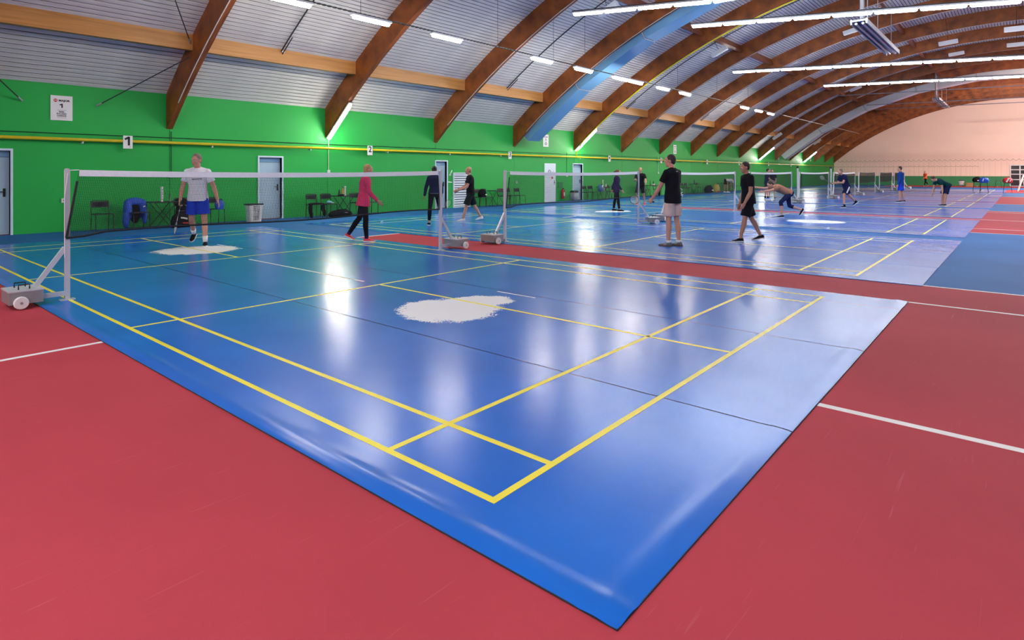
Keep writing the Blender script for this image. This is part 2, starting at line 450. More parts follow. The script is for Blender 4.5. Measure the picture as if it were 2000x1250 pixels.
# flush door with pictograms
r = thing('door_4', 'flush white door with no-smoking pictograms beside the fire extinguisher', None, (23.08, WV, 0)); r['kind'] = 'structure'
leaf = MB().box(0, .98, -.03, -.001, 0, 2.0).build('door_leaf', mat('flush_white', (.72, .80, .86), .4, var=.02), r)
MB().tube([(.86, -.03, 1.0), (.86, -.075, 1.0), (.76, -.075, 1.0)], .012, 8).build('handle', M_black, leaf)
MB().box(.84, .88, -.037, -.03, .88, 1.12).build('handle_plate', M_black, leaf)
ring = [(.42+.1*math.cos(a*math.pi/12), -.034, 1.55+.1*math.sin(a*math.pi/12)) for a in range(24)]
MB().tube(ring, .013, 6, True).build('pictogram', M_ink, leaf)
MB().bar((.35, -.034, 1.62), (.49, -.034, 1.48), .02, .004).build('pictogram', M_ink, leaf)
MB().bar((.68, -.034, 1.44), (.76, -.034, 1.62), .018, .004).build('pictogram', mat('pink_ink', (.6, .3, .3), .5), leaf)
MB().box(.60, .74, -.034, -.03, 1.20, 1.30).build('pictogram', M_redink, leaf)
# louvred shutter
r = thing('louvre_shutter', 'pale metal louvred ventilation shutter standing on the floor in the green wall', 'shutter', (16.45, WV, 0))
w = 1.06; h = 1.52
MB().box(0, .05, -.05, 0, 0, h).box(w-.05, w, -.05, 0, 0, h).box(.05, w-.05, -.05, 0, 0, .05).box(.05, w-.05, -.05, 0, h-.05, h).build('frame', M_louvre, r)
MB().box(.05, w-.05, -.008, 0, .05, h-.05).build('backing', M_black, r)
for k in range(14):
    z = .07+k*.101
    s = MB().add([(.05,-.048,z),(w-.05,-.048,z),(w-.05,-.012,z+.066),(.05,-.012,z+.066),(.05,-.04,z-.004),(w-.05,-.04,z-.004),(w-.05,-.004,z+.062),(.05,-.004,z+.062)],
        [(0,1,2,3),(7,6,5,4),(0,4,5,1),(1,5,6,2),(2,6,7,3),(3,7,4,0)]); s.build('slat', M_louvre, r)
# gas pipe with clamps
gp = MB().tube([(UBACK+.5, WV-.13, 2.37), (UEND-.05, WV-.13, 2.37)], .042, 12).build('gas_pipe', M_gas, None, True)
tag(gp, 'yellow gas pipe running along the green wall', 'pipe')
for k in range(26):
    u = 2.75+k*3.35-3.35*1
    if u < 0 or u > 85: continue
    MB().box(u-.02, u+.02, WV-.13, WV, 2.30, 2.33).lathe([(.03, 0), (.03, .03)], 10, (u-.03, WV-.16, 2.27)).build('pipe_clamp', M_steel, gp)
tag(MB().tube([(UBACK+.5, WV-.015, 2.52), (UEND-.1, WV-.015, 2.52)], .012, 6).build('wall_cable', M_darkgreen), 'thin dark green cable run along the wall above the yellow pipe', 'cable')
# gas branch up the arch
pts = [(25.84, WV-.13, 2.37), (25.84, WV-.13, 2.62)]
pts += [arcp(TH_W-.006-t*.70, .80, 25.84) for t in [i/30 for i in range(31)]]
MB().tube(pts, .035, 8).build('branch_pipe', M_gas, gp, True)
MB().tube([arcp(TH_W-.02-t*.70, .78, .14) for t in [i/30 for i in range(31)]], .02, 6).build('conduit', M_steel, ARCH[6])
for k in (2, 4, 5, 7, 8, 9, 10):
    MB().tube([arcp(TH_W-.015-t*.85, .752, .015) for t in [i/30 for i in range(31)]], .013, 5).build('conduit', mat('pale_conduit', (.72, .70, .66), .4), ARCH[k])

# number cards on the pipe
Mwall = Matrix.Rotation(math.pi/2, 4, 'X')
def card(u, n, where, small=True):
    r = thing('number_card', 'white court card reading %s %s' % (n, where), 'sign', (u, WV-.19, 2.345))
    MB().box(-.115, .115, 0, .004, -.175, .175).build('card', M_paper, r)
    if n == '1': MB().box(-.005, .05, -.004, -.001, -.09, .145).bar((-.075, -.0025, .075), (.03, -.0025, .135), .05, .003, (0, 1, 0)).build('number', M_ink, r)
    else: text('number', n, .30, Matrix.Translation((0, -.003, .03)) @ Mwall, M_ink, r, .006)
    if small: text('small_print', 'N. %s' % n if False else n, .05, Matrix.Translation((.05, -.003, -.13)) @ Mwall, M_ink, r, .002)
for u, n, wh in ((3.78, '1', 'on the pipe above the blue jacket'), (11.9, '2', 'on the pipe above the woman in pink'), (20.1, '3', 'on the pipe below the duct foot'), (29.3, '4', 'on the pipe above the woman in plum'),
                 (36.1, '5', 'on the pipe above the man in beige shorts'), (44.0, '6', 'on the pipe above the bending person in white'), (51.0, '7', 'on the pipe near the walking man in black shorts'),
                 (59.0, '8', 'on the pipe before the pale duct'), (66.5, '9', 'on the pipe beyond the pale duct')): card(u, n, wh, n == '1')
# large signs
def sign(u, n, where):
    r = thing('wall_sign', 'white MAJOR sign on the green wall ' + where, 'sign', (u, WV-.02, 3.165))
    MB().box(-.235, .235, 0, .012, -.315, .315).build('board', M_paper, r)
    T = lambda x, z: Matrix.Translation((x, -.002, z)) @ Mwall
    lg = MB().lathe([(.042, 0), (.042, .003)], 20, (-.13, -.001, .19), Matrix.Rotation(math.pi/2, 4, 'X')).build('logo_disc', M_redink, r)
    mk = MB()
    for a, b in (((-.155, .172), (-.150, .205)), ((-.150, .205), (-.13, .185)), ((-.13, .185), (-.110, .205)), ((-.110, .205), (-.105, .172))):
        mk.bar((a[0], -.006, a[1]), (b[0], -.006, b[1]), .011, .003, (0, 1, 0))
    mk.build('logo_mark', M_paper, lg)
    text('brand_text', 'MAJOR', .066, T(.055, .188), M_ink, r, .0025, sx=1.15)
    if n == '1': MB().box(-.006, .024, -.004, -.001, .005, .11).bar((-.042, -.0025, .075), (.012, -.0025, .102), .026, .003, (0, 1, 0)).build('number', M_ink, r)
    else: text('number', n, .15, T(0, .055), M_ink, r, .008)
    MB().box(-.10, .10, -.003, 0, -.055, -.050).build('rule', M_ink, r)
    text('print', 'Balles', .05, T(0, -.095), M_ink, r, .0012)
    text('print', 'ROLAND', .052, T(0, -.148), M_ink, r, .0012)
    text('print', 'GARROS', .052, T(0, -.200), M_ink, r, .0012)
    MB().box(-.10, .10, -.003, 0, -.250, -.245).build('rule', M_ink, r)
for u, n, wh in ((2.31, '1', 'between the two bracing rods'), (23.2, '2', 'right of the blue-grey duct foot'), (38.6, '3', 'above the man in beige shorts'), (62.8, '4', 'under the pale duct'), (75.0, '5', 'near the peach wall corner')): sign(u, n, wh)
# switches and sockets
def switch(u, z, zt, label, m=M_darkgreen):
    r = thing('wall_switch', label, 'switch', (u, WV, z))
    MB().box(-.05, .05, -.05, 0, -.05, .06).build('switch_box', M_plasticwhite, r)
    MB().tube([(0, -.02, .05), (0, -.02, zt-z)], .011, 6).build('conduit', m, r)
switch(4.96, 1.42, 2.70, 'white switch box on a green conduit above the black folding table')
switch(10.22, 1.55, 2.70, 'white switch box on a cream conduit below the first lit tube', mat('cream_conduit', (.72, .76, .55), .4))
switch(25.1, 1.35, 2.6, 'white switch box on a green conduit right of the pictogram door')
switch(36.0, 1.50, 2.65, 'white switch box on a pale conduit beneath a plain arch', M_plasticwhite)
def socket(u, z, label):
    r = thing('wall_socket', label, 'socket', (u, WV, z)); MB().box(-.055, .055, -.04, 0, -.055, .055).build('plate', M_plasticwhite, r); MB().box(-.02, .03, -.045, -.04, -.01, .02).build('opening', M_dark, r)
socket(2.36, .80, 'white wall socket behind the net post near the blue door'); socket(20.8, 1.06, 'small white wall socket left of the pictogram door')
tag(MB().box(24.28, 24.72, WV-.03, WV, .72, 1.02).build('wall_hatch', mat('hatch_green', (.01, .20, .04), .6)), 'small dark green hatch above the fire extinguisher', 'hatch')
# logo lettering painted beside the shutter
pl = MB().bar((16.28, WV-.004, 1.42), (16.40, WV-.004, 1.62), .05, .004, (0,1,0)).bar((16.22, WV-.004, 1.42), (16.34, WV-.004, 1.42), .06, .004, (0,1,0)).bar((16.05+.12, WV-.004, 1.12), (16.40, WV-.004, 1.10), .04, .004, (0,1,0))
tag(pl.build('wall_decal', M_paper), 'white decal of strokes on the green wall left of the shutter', 'decal')

# bracing rods on the wall
def rod(a, b, label, r=.014, grp=None):
    t = thing('bracing_rod', label, 'rod', a, 0, grp); a = Vector(a); b = Vector(b)
    MB().tube([(0,0,0), b-a], r, 8).build('rod', M_darkplastic, t)
    MB().tube([(0,0,0), (b-a)*.06], r*1.7, 8).build('end_sleeve', M_steel, t)
rod((3.08, WV-.01, 3.28), (4.8, 15.05, 4.62), 'dark steel bracing rod on the wall right of the MAJOR 1 sign')
rod((1.5, WV-.01, 3.28), (-.2, 15.05, 4.62), 'dark steel bracing rod from the green wall left of the MAJOR 1 sign')
rod((4.8, 14.95, 4.95), (2.9, 12.4, arc(12.4)-.12), 'dark steel bracing rod rising across the boards above the orange purlin')
for u in (7.4, 17.95, 28.4, 38.8):
    a = arcp(TH_W-.065, .05, u)
    r = thing('roof_tie', 'grey tie tube running up the boards between two arches', 'rod', (0,0,0), 0, 'grey tie tubes under the roof boards')
    MB().tube([arcp(TH_W-.078-t*.75, .05, u+.0) for t in [i/24 for i in range(25)]], .022, 6).build('tube', M_darkplastic, r)
    MB().tube([arcp(TH_W-.078-t, .11, u+.04) for t in (0, .01, .02, .03)], .018, 5).build('cable_tail', M_black, r)
    MB().cbox(arcp(TH_W-.083, .05, u+.05), (.09, .09, .05)).build('bracket', M_steel, r)

# ducts
def duct(u0, u1, o0, o1, th1, label, m, nseg=9, straps=True):
    r = thing('air_duct', label, 'duct', (0,0,0))
    ths = [TH_W+.0-(TH_W-th1)*i/nseg for i in range(nseg+1)]
    for i in range(nseg):
        g = .0015
        vs = []
        for th in (ths[i]-g, ths[i+1]+g):
            for off in (o0, o1):
                for u in (u0, u1): 
                    p = arcp(th, off, u); vs.append((p.x, min(p.y, WV-.02), p.z))
        MB().add(vs, [(0,1,3,2),(4,6,7,5),(0,4,5,1),(2,3,7,6),(0,2,6,4),(1,5,7,3)]).build('duct_section', m, r)
        if straps and i > 0:
            p0 = arcp(ths[i], o1+.012, 0); p1 = arcp(ths[i], o0, 0)
            MB().bar((u0-.012, p1.y, p1.z), (u0-.012, p0.y, p0.z), .04, .012, (1,0,0)).bar((u0-.012, p0.y, p0.z), (u1, p0.y, p0.z), .04, .012, (0,.3,.9)).build('strap', M_greysteel, r)
duct(20.80, 21.75, .66, 1.0, -.55, 'blue-grey rectangular air duct bent along an arch from the green wall', M_duct)
duct(61.85, 63.0, .55, 1.25, -.55, 'pale grey rectangular air duct along a far arch near the peach wall', mat('pale_duct', (.55, .58, .58), .5, var=.04), 8)

# ------------------------------------------------------------------ lamps
def tube_lamp_meshes(L, w, m, nm):
    b = MB().box(-L/2, L/2, -w/2, w/2, .0, .05).mesh(nm+'_housing', M_lampbody)
    t = MB().tube([(-L/2+.035, 0, -.03), (-L/2+.07, 0, -.03), (L/2-.07, 0, -.03), (L/2-.035, 0, -.03)], [w*.2, w*.42, w*.42, w*.2], 10).mesh(nm+'_tube', m, True)
    return b, t
bC, tC = tube_lamp_meshes(1.2, .14, M_tubeC, 'row')
bN, tN = tube_lamp_meshes(1.25, .15, M_tubeN, 'chain')
bF, tF = tube_lamp_meshes(1.75, .13, M_tubeF, 'foot')
bB, tB = tube_lamp_meshes(1.2, .14, M_fillNear, 'near')
bW, tW = tube_lamp_meshes(1.2, .14, M_fillWarm, 'warm')
def lamp(loc, rot, b, t, label, grp):
    r = thing('tube_light', label, 'light', loc, 0, grp); r.rotation_euler = rot
    obj('housing', b, r); obj('tube', t, r); return r
def row(u, vL, zL, vR, zR, label, grp, vend=-10, b=bC, t=tC, step=1.2, every=1):
    k = 0; sl = (zL-zR)/(vL-vR)
    v = vL-step/2
    while v > vend:
        z = zL-sl*(vL-v) if v > vR else zR-.0*(vR-v)
        if k % every == 0:
            lamp((u, v, z), (math.atan(sl) if v > vR else 0, 0, math.pi/2) if False else Euler((0, 0, math.pi/2)), b, t, label, grp).rotation_euler = (0, -math.atan(sl) if v > vR else 0, math.pi/2)
        k += 1; v -= step
    return
row(15.3, 9.75, 6.95, 4.82, 6.49, 'cool white tube light in the row left of the air duct', 'tube lights in the row left of the duct')
row(20.5, 7.78, 7.17, -1.84, 6.35, 'cool white tube light in the row above the hanging heater', 'tube lights in the row above the heater')
row(31.0, 9.95, 6.96, -1.85, 6.29, 'cool white tube light in the long row beyond the hanging heater', 'tube lights in the row beyond the heater')
row(41.3, 7.84, 7.13, -1.87, 6.74, 'cool white tube light in the far row before the pale duct', 'tube lights in the row before the pale duct')
row(-4.2, 8.0, 6.9, -1.0, 6.5, 'cool white fill tube light added unseen at the near end', 'added fill tube lights at the near end', b=bB, t=tB)  # this row and the next: added behind the camera to brighten the foreground
row(-9.0, 8.0, 6.9, -1.0, 6.5, 'cool white fill tube light added unseen at the near end', 'added fill tube lights at the near end', b=bB, t=tB)
row(59.0, -3.4, 7.4, -8, 7.4, 'warm fill tube light added out of view over the far courts', 'added warm fill tube lights over the far courts', b=bW, t=tW, vend=-12)  # this row and the next: added out of view to warm the end wall
row(70.0, -3.4, 7.4, -8, 7.4, 'warm fill tube light added out of view over the far courts', 'added warm fill tube lights over the far courts', b=bW, t=tW, vend=-12)
# carrier rails of the rows
for (u, v0, z0, v1, z1, lab) in ((51.5, 8.97, 7.55, -1.88, 7.15, 'dark bare lamp rail under the far arches'), (56.5, 8.0, 7.15, -1.9, 6.85, 'dark bare lamp rail under the far arches'), (61.3, 8.03, 7.19, -1.9, 6.96, 'dark bare lamp rail under the far arches')):
    tag(MB().bar((u, v0, z0), (u, -11, z1-.4*0), .07, .05).build('lamp_rail', mat('rail_grey', (.16, .16, .20), .4, metal=.5)), lab, 'rail', 'bare lamp rails under the far arches')
for (u, v0, z0, v1, z1) in ((15.3, 9.8, 7.04, 4.82, 6.57), (20.5, 7.9, 7.26, -1.84, 6.44), (31, 10.0, 7.05, -1.85, 6.38), (41.3, 7.9, 7.22, -1.87, 6.83)):
    tag(MB().bar((u, v0, z0), (u, v1, z1), .03, .03).build('lamp_rail', M_darkplastic), 'thin dark rail carrying a row of tube lights', 'rail', 'rails of the tube light rows')
# chain of single lamps
CV, CZ = 11.0, 5.52
rl = thing('lamp_chain', 'dark chain-like cable tray carrying single lamps along the hall', 'cable tray', (0, CV, CZ+.09))
MB().bar((-3, 0, 0), (44, 0, 0), .012, .012).bar((-3, .05, 0), (44, .05, 0), .012, .012).build('rail', M_darkplastic, rl)
cb = MB()
for k in range(480):
    u = -3+k*.15; cb.box(u, u+.075, -.005, .055, -.02, .012)
cb.build('rungs', M_black, rl)['kind'] = 'stuff'
MB().bar((44, 0, 0), (70.5, 0, 0), .03, .03).build('bare_rail', M_steel, rl)
for u in (-1.0, 2.5, 7.4, 12.8, 15.9, 18.0, 26.4, 31.5, 36.6, 46.9, 57.0, 67.0):
    MB().tube([(u, 0, 0), (u, 0, arc(CV, .0)-CZ-.1)], .006, 5).build('hanger', M_black, rl)
for u in (5.35, 7.75, 10.5, 15.2, 17.9, 20.75, 22.1, 24.8, 27.3, 36.0, 38.6, 41.1):
    lamp((u, CV, CZ), (0,0,0), bN, tN, 'warm white single tube light on the lamp chain', 'lamps on the chain')
# lamps at arch feet
FOOTLAB = {3: 'bright tube light under the arch foot near card 2', 6: 'bright tube light under the arch foot with the yellow pipe', 12: 'bright tube light at a far arch foot before the pale duct', 15: 'bright tube light at a far arch foot beyond the pale duct'}
for i in (3, 6, 12, 15):
    u = RAF[i]+.085; p0 = Vector((u, 16.64, arc(16.64, .83))); p1 = Vector((u, 15.3, arc(15.3, .83))); c = (p0+p1)/2; d = p1-p0
    a = math.atan2(d.z, -d.y)
    r = lamp(c, (0,0,0), bF, tF, FOOTLAB[i], None)
    r.rotation_euler = (Matrix.Rotation(-a, 4, 'X') @ Matrix.Rotation(math.pi/2, 4, 'Z')).to_euler()
# unlit white boxes under the arches
bxm = MB().box(-.42, .42, -.11, .11, -.1, .1).mesh('unit_body', M_lampbody); fcm = MB().box(-.38, .38, -.085, .085, -.112, -.1).mesh('unit_face', M_plasticwhite)
for (px, py, u) in ((1188, 18, 18.0), (1405, 101, 28.4), (1440, 175, 38.8), (1543, 116, 38.8), (1665, 60, 33.6), (1553, 202, 54), (1518, 266, 54), (1590, 215, 59), (1640, 155, 49), (1671, 173, 54), (1760, 136, 54),
                    (1852, 83, 38.8), (1868, 105, 49), (1985, 56, 33.6), (1985, 87, 43.9), (1596, 277, 69)):
    p = onu(px, py, u); z = min(p.z, arc(p.y, .13))
    r = thing('roof_unit', 'small white unlit box unit hanging under the roof', 'box unit', (p.x, p.y, z), 0, 'white box units under the roof')
    th = math.asin((p.y-RC.y)/RR); r.rotation_euler = (-th, 0, 0)
    r.rotation_euler = (Matrix.Rotation(-th, 4, 'X') @ Matrix.Rotation(math.pi/2, 4, 'Z')).to_euler()
    obj('body', bxm, r); obj('face', fcm, r); MB().tube([(0, 0, .1), (0, 0, max(.12, arc(p.y)-z))], .01, 5).build('stem', M_black, r)
# radiant heaters
def heater(u0, u1, v, z, label):
    r = thing('radiant_heater', label, 'heater', ((u0+u1)/2, v, z)); L = u1-u0
    MB().box(-L/2, L/2, -.22, .22, 0, .05).build('panel', mat('heater_grey', (.14, .18, .25), .35, metal=.6), r)
    for s in (-1, 1): MB().box(-L/2, L/2, s*.22-.02, s*.22+.02, -.09, .07).build('reflector_edge', M_steel, r)
    for s in (-.1, .1): MB().tube([(-L/2+.1, s, -.05), (L/2-.1, s, -.05)], .04, 10).build('burner_tube', M_steel, r)
    for x in (-L/2+1.5, 0, L/2-.4): MB().tube([(x, 0, .05), (x, 0, arc(v)-z)], .012, 5).build('hanger', M_steel, r)
    MB().tube([(-L/2+.9, .1, 0), (-L/2+1.1, .1, .3), (-L/2+1.15, .1, .8), (-L/2+1.15, .1, arc(v)-z)], .07, 8).build('flue', M_steel, r)
heater(20.85, 27.8, 2.25, 6.5, 'grey radiant strip heater hanging behind the tube light row')
heater(60.0, 69.5, 3.6, 7.7, 'grey radiant strip heater hanging among the far red arches')

# ------------------------------------------------------------------ courts
U0 = [0.0, 8.05, 15.98, 23.7, 31.2, 38.6, 46.0, 54.0, 61.3]
V1 = [None, (2.66, 2.96, .50, .58, .6)]
_p2 = ground(938, 589)
PATCH = {0: [(2.63, 2.95, .56, .55, 0), (_p2.x, _p2.y, .30, .38, .85), (3.0, 10.28, .74, .66, -.35)], 2: [(2.75, 10.2, .8, .5, -.3), (2.55, 3.0, .7, .8, 0)]}
vin_plain = mat_vinyl('court_vinyl_plain', [])
MATLAB_ = ['blue vinyl court mat with two white worn patches below card 1', 'blue vinyl court mat where the man in beige shorts stands', 'blue vinyl court mat with white worn patches below card 3',
          'blue vinyl court mat under the crouching player with white-striped shorts', 'blue vinyl court mat under the man in blue long sleeves', 'far vinyl court mat beyond the man in blue', 'far vinyl court mat beyond the man in blue', 'far vinyl court mat beyond the man in blue', 'far vinyl court mat beyond the man in blue']
M_under = mat('mat_edge', (.012, .012, .02), .8)
def bumpz(d, w): return math.exp(-((d-.10)/.05)**2)
for ci, u0 in enumerate(U0):
    r = thing('court_mat', MATLAB_[ci], 'court mat', (u0, 0, 0), 0, 'far court mats' if ci > 4 else None)
    vm = mat_vinyl('court_vinyl_%d' % ci, PATCH[ci]) if ci in PATCH else vin_plain
    x0, x1, y0, y1 = -.30, (6.44 if ci != 1 else 6.74), -.80, 14.2
    seams = [x0, 1.72, 3.83, 5.87, x1]
    top = .009
    for k in range(len(seams)-1):
        a, b = seams[k]+(.006 if k else 0), seams[k+1]-(.006 if k < len(seams)-2 else 0)
        if ci == 0:
            nx = 18; ny = 90; ys = [y0+.02*j for j in range(30)] + [y0+.6+(y1-y0-.6)*j/(ny-30) for j in range(ny-29)]
            xs = [a+.02*j for j in range(15)] + [a+.3+(b-a-.3)*j/8 for j in range(9)] if k == 0 else [a+(b-a)*j/10 for j in range(11)]
            vs = []; fs = []
            for y in ys:
                for x in xs:
                    d1 = x-x0 if k == 0 else 9; d2 = y-y0
                    wv = 1+.5*math.sin(y*1.7+1)+.3*math.sin(y*4.1)
                    z = top + (.007*wv*math.exp(-((d1-.09)/.045)**2) if d1 < .3 else 0) + (.006*math.exp(-((d2-.09)/.05)**2)*(1+.4*math.sin(x*2.3)) if d2 < .5 else 0)
                    z -= (.004 if d1 < .005 or d2 < .005 else 0)
                    
                    vs.append((x, y, z))
            n = len(xs); m = len(ys)
            for j in range(m-1):
                for i in range(n-1): fs.append((j*n+i, j*n+i+1, (j+1)*n+i+1, (j+1)*n+i))
            MB().add(vs, fs).build('mat_strip', vm, r, True)
            MB().box(a, b, y0+.004, y1, .0022, .0045).build('mat_backing', M_under, r)
            sk = MB()
            if k == 0: sk.box(a-.001, a+.004, y0, y1, .0015, top-.003)
            sk.box(a, b, y0-.001, y0+.004, .0015, top-.003); sk.build('mat_edge', M_under, r)
        else:
            MB().box(a, b, y0, y1, .0022, top).build('mat_strip', vm, r)
    def line(xa, xb, ya, yb): MB().box(xa, xb, ya, yb, top-.002, top+.0012).build('yellow_line', M_yellow, r)
    for x in (0, .46, 5.60, 6.06): line(x, x+.04, 0, 13.4)
    for y in (0, .76, 4.68, 8.68, 12.60, 13.36):
        line(.04, .46, y, y+.04); line(.50, 5.60, y, y+.04); line(5.64, 6.06, y, y+.04)
    line(3.03, 3.07, .04, 4.68); line(3.03, 3.07, 8.72, 13.36)
    if ci == 0:
        for (xa, xb, ya, yb) in ((3.03, 3.07, 5.04, 8.3), (3.72, 3.75, 2.6, 3.2), (3.66, 3.69, 9.8, 10.9)):
            MB().box(xa, xb, ya, yb, top-.002, top+.001).build('white_tape', M_linewhite, r)

# net stands
def stand_proto():
    r = thing('net_stand', 'x', 'net stand')
    MB().box(-.025, .025, -.025, .025, 0, 1.53).tube([(-.0, -.026, 1.53), (0, .026, 1.53)], .025, 12).build('post', M_greysteel, r)
    MB().box(-.075, .075, -.045, .045, .0, .012).build('foot_plate', M_greysteel, r)
    MB().bar((.0, 0, .08), (-.30, 0, .08), .05, .05).build('foot_bar', M_greysteel, r)
    MB().bar((-.02, 0, .62), (-.33, 0, .17), .04, .05).build('brace', M_greysteel, r)
    bx = MB().box(-.58, -.27, -.19, .19, .05, .185).build('ballast_box', M_boxgrey, r)
    MB().box(-.585, -.265, -.195, .195, .185, .20).build('lid', M_greysteel, bx)
    for s in (-.1, .1):
        MB().tube([(-.48, s, .2), (-.48, s, .25), (-.38, s, .25), (-.38, s, .2)], .008, 6).build('handle', M_black, bx)
    for s in (-1, 1):
        wv = MB().lathe([(.015, -.022), (.062, -.022), (.07, -.012), (.07, .012), (.062, .022), (.015, .022)], 20, (-.48, s*.225, .07), Matrix.Rotation(math.pi/2, 4, 'X')).build('wheel', M_wheel, r, False)
        MB().cyl((-.48, s*.20, .07), (-.48, s*.252, .07), .014, n=10).build('axle', M_boxgrey, wv)
    MB().tube([(.0, -.035, 1.5), (-.035, -.036, 1.2), (-.033, -.036, .5)], .004, 5).build('cord', M_plasticwhite, r)
    return r
proto = stand_proto(); first = True
STL = ['grey wheeled net stand on the red floor below the MAJOR 1 sign', 'grey wheeled net stand by the woman in black', 'grey wheeled net stand facing the louvred shutter', 'grey wheeled net stand left of the man in beige shorts']
def put_stand(loc, rz, label, grp):
    global first
    if first: o = proto; o.location = loc; o.rotation_euler = (0,0,rz); o['label'] = label; first = False
    else: o = dup(proto, loc, rz, label)
    if grp: o['group'] = grp
    elif 'group' in o: del o['group']
NV = 6.7; TOPZ = .009
NETLAB = ['badminton net of the court below card 1', 'badminton net between the louvred shutter and the man in beige shorts', 'badminton net behind the man in beige shorts', 'badminton net behind the walking man in black shorts']
for ci, u0 in enumerate(U0):
    l1 = STL[2*ci] if ci < 2 else 'grey wheeled net stand at a far court'
    l2 = STL[2*ci+1] if ci < 2 else 'grey wheeled net stand at a far court'
    put_stand((u0+.0, NV, TOPZ), 0, l1, None if ci < 2 else 'net stands at the far courts')
    put_stand((u0+6.1, NV, TOPZ), math.pi-(.0 if ci == 0 else .75), l2, None if ci < 2 else 'net stands at the far courts')
    r = thing('badminton_net', NETLAB[ci] if ci < 4 else 'badminton net of a far court', 'net', (u0, NV, 0), 0, None if ci < 4 else 'nets of the far courts')
    dark = ci >= 6
    def P(s, t):    # s along 0..1, t 0 bottom .. 1 top
        xl = -.02 + .13*t; xr = 6.1-.02-.05*t
        x = xl+(xr-xl)*s
        sag = .045*4*s*(1-s)
        zt = 1.545-sag*.7; zb = .775+.02*math.sin(s*9)+(-.03 if s < .06 else 0)+.02*s
        return Vector((x, .03*math.sin(s*math.pi)*(1-t)-.05*max(0, 1-s*12), zb+(zt-zb)*t))
    nxv = 300 if ci < 2 else (190 if ci < 4 else 110); nyv = 38 if ci < 2 else (26 if ci < 4 else 16); rad = .0019 if ci < 2 else (.0026 if ci < 4 else .004)
    mb = MB()
    for i in range(nxv+1): mb.tube([P(i/nxv, t/3) for t in range(4)], rad, 3)
    for j in range(nyv): mb.tube([P(s/24, j/nyv) for s in range(25)], rad, 3)
    mb.build('net_mesh', M_netcord, r)
    tape = MB(); 
    rings = []
    for s in range(33):
        p = P(s/32, 1); rings.append([p+Vector((0, -.006, -.075)), p+Vector((0, .006, -.075)), p+Vector((0, .006, 0)), p+Vector((0, -.006, 0))])
    tape.loft(rings); tape.build('top_tape', M_netcord if dark else M_nettape, r)
    MB().tube([P(s/32, 0) for s in range(33)], .013 if ci < 2 else .010, 6).build('bottom_cord', M_netcord, r)
    for s in (0, 1): MB().tube([P(s, t/6) for t in range(6)], .013 if (ci == 0 and s == 0) else .010, 6).build('side_cord', M_netcord, r)
    MB().tube([(0, 0, 1.54), P(0, 1)], .004, 5).tube([(6.1, 0, 1.54), P(1, 1)], .004, 5).build('tie_cord', M_nettape, r)
    if ci == 0:
        mk = MB(); 
        for x, w, h in ((.20, .02, .03), (.33, .05, .022), (.40, .04, .03), (.46, .03, .02)): mk.box(x, x+w, -.012, -.008, 1.50-h/2, 1.50+h/2)
        mk.build('tape_lettering', M_ink, r)

# ------------------------------------------------------------------ furniture and bags along the wall
def chair_proto():
    r = thing('metal_chair', 'x', 'chair')        # faces -y, stands at origin (centre of seat)
    w = .20; f = MB()
    for s in (-1, 1):
        MB().tube([(s*w, -.19, 0), (s*w, -.185, .43), (s*w, .15, .44)], .011, 8).build('front_leg', M_black, r)
        MB().tube([(s*w, .21, 0), (s*w, .17, .44), (s*w, .21, .76), (s*.17, .215, .785)], .011, 8).build('back_leg', M_black, r)
    MB().tube([(-.17, .215, .785), (.17, .215, .785)], .011, 8).build('top_rail', M_black, r)
    seat = MB().box(-.195, .195, -.195, .17, .435, .452).build('seat', M_darkplastic, r)
    for i in range(7):
        MB().box(-.17+i*.05, -.14+i*.05, -.16, .13, .452, .455).build('seat_rib', M_black, seat)
    back = MB()
    rg = []
    for k in range(7):
        x = -.185+.37*k/6; y = .195+.02*(1-(2*k/6-1)**2)
        rg.append([Vector((x, y, .61)), Vector((x, y+.012, .61)), Vector((x, y+.02, .765)), Vector((x, y+.008, .765))])
    bo = back.loft(rg).build('backrest', M_darkplastic, r)
    for k in range(6):
        x = -.15+.06*k; MB().box(x, x+.03, .198, .206, .635, .74).build('back_rib', M_black, bo)
    return r
CH = chair_proto(); ch_used = False
def chair(x, y, rz, label, grp=None):
    global ch_used
    if not ch_used: o = CH; o.location = (x, y, 0); o.rotation_euler = (0,0,rz); o['label'] = label; ch_used = True
    else: o = dup(CH, (x, y, 0), rz, label)
    if grp: o['group'] = grp
    elif 'group' in o: del o['group']
    return o
def table_proto():
    r = thing('folding_table', 'x', 'table')
    top = MB().box(-.37, .37, -.27, .27, .695, .712).build('table_top', M_darkplastic, r)
    MB().box(-.375, .375, -.275, -.268, .688, .716).box(-.375, .375, .268, .275, .688, .716).box(-.375, -.37, -.275, .275, .688, .716).box(.37, .375, -.275, .275, .688, .716).build('table_edge', M_black, top)
    for s in (-1, 1):
        MB().tube([(-.27, s*.23, 0), (.27, s*.23, .69)], .010, 6).build('leg', M_black, r)
        MB().tube([(.27, s*.21, 0), (-.27, s*.21, .69)], .010, 6).build('leg', M_black, r)
    for x in (-.27, .27): MB().tube([(x, -.23, .01), (x, .23, .01)], .009, 6).build('stretcher', M_black, r)
    return r
TB = table_proto(); tb_used = False
def table(x, y, rz, label, grp=None):
    global tb_used
    if not tb_used: o = TB; o.location = (x, y, 0); o.rotation_euler = (0,0,rz); o['label'] = label; tb_used = True
    else: o = dup(TB, (x, y, 0), rz, label)
    if grp: o['group'] = grp
    elif 'group' in o: del o['group']
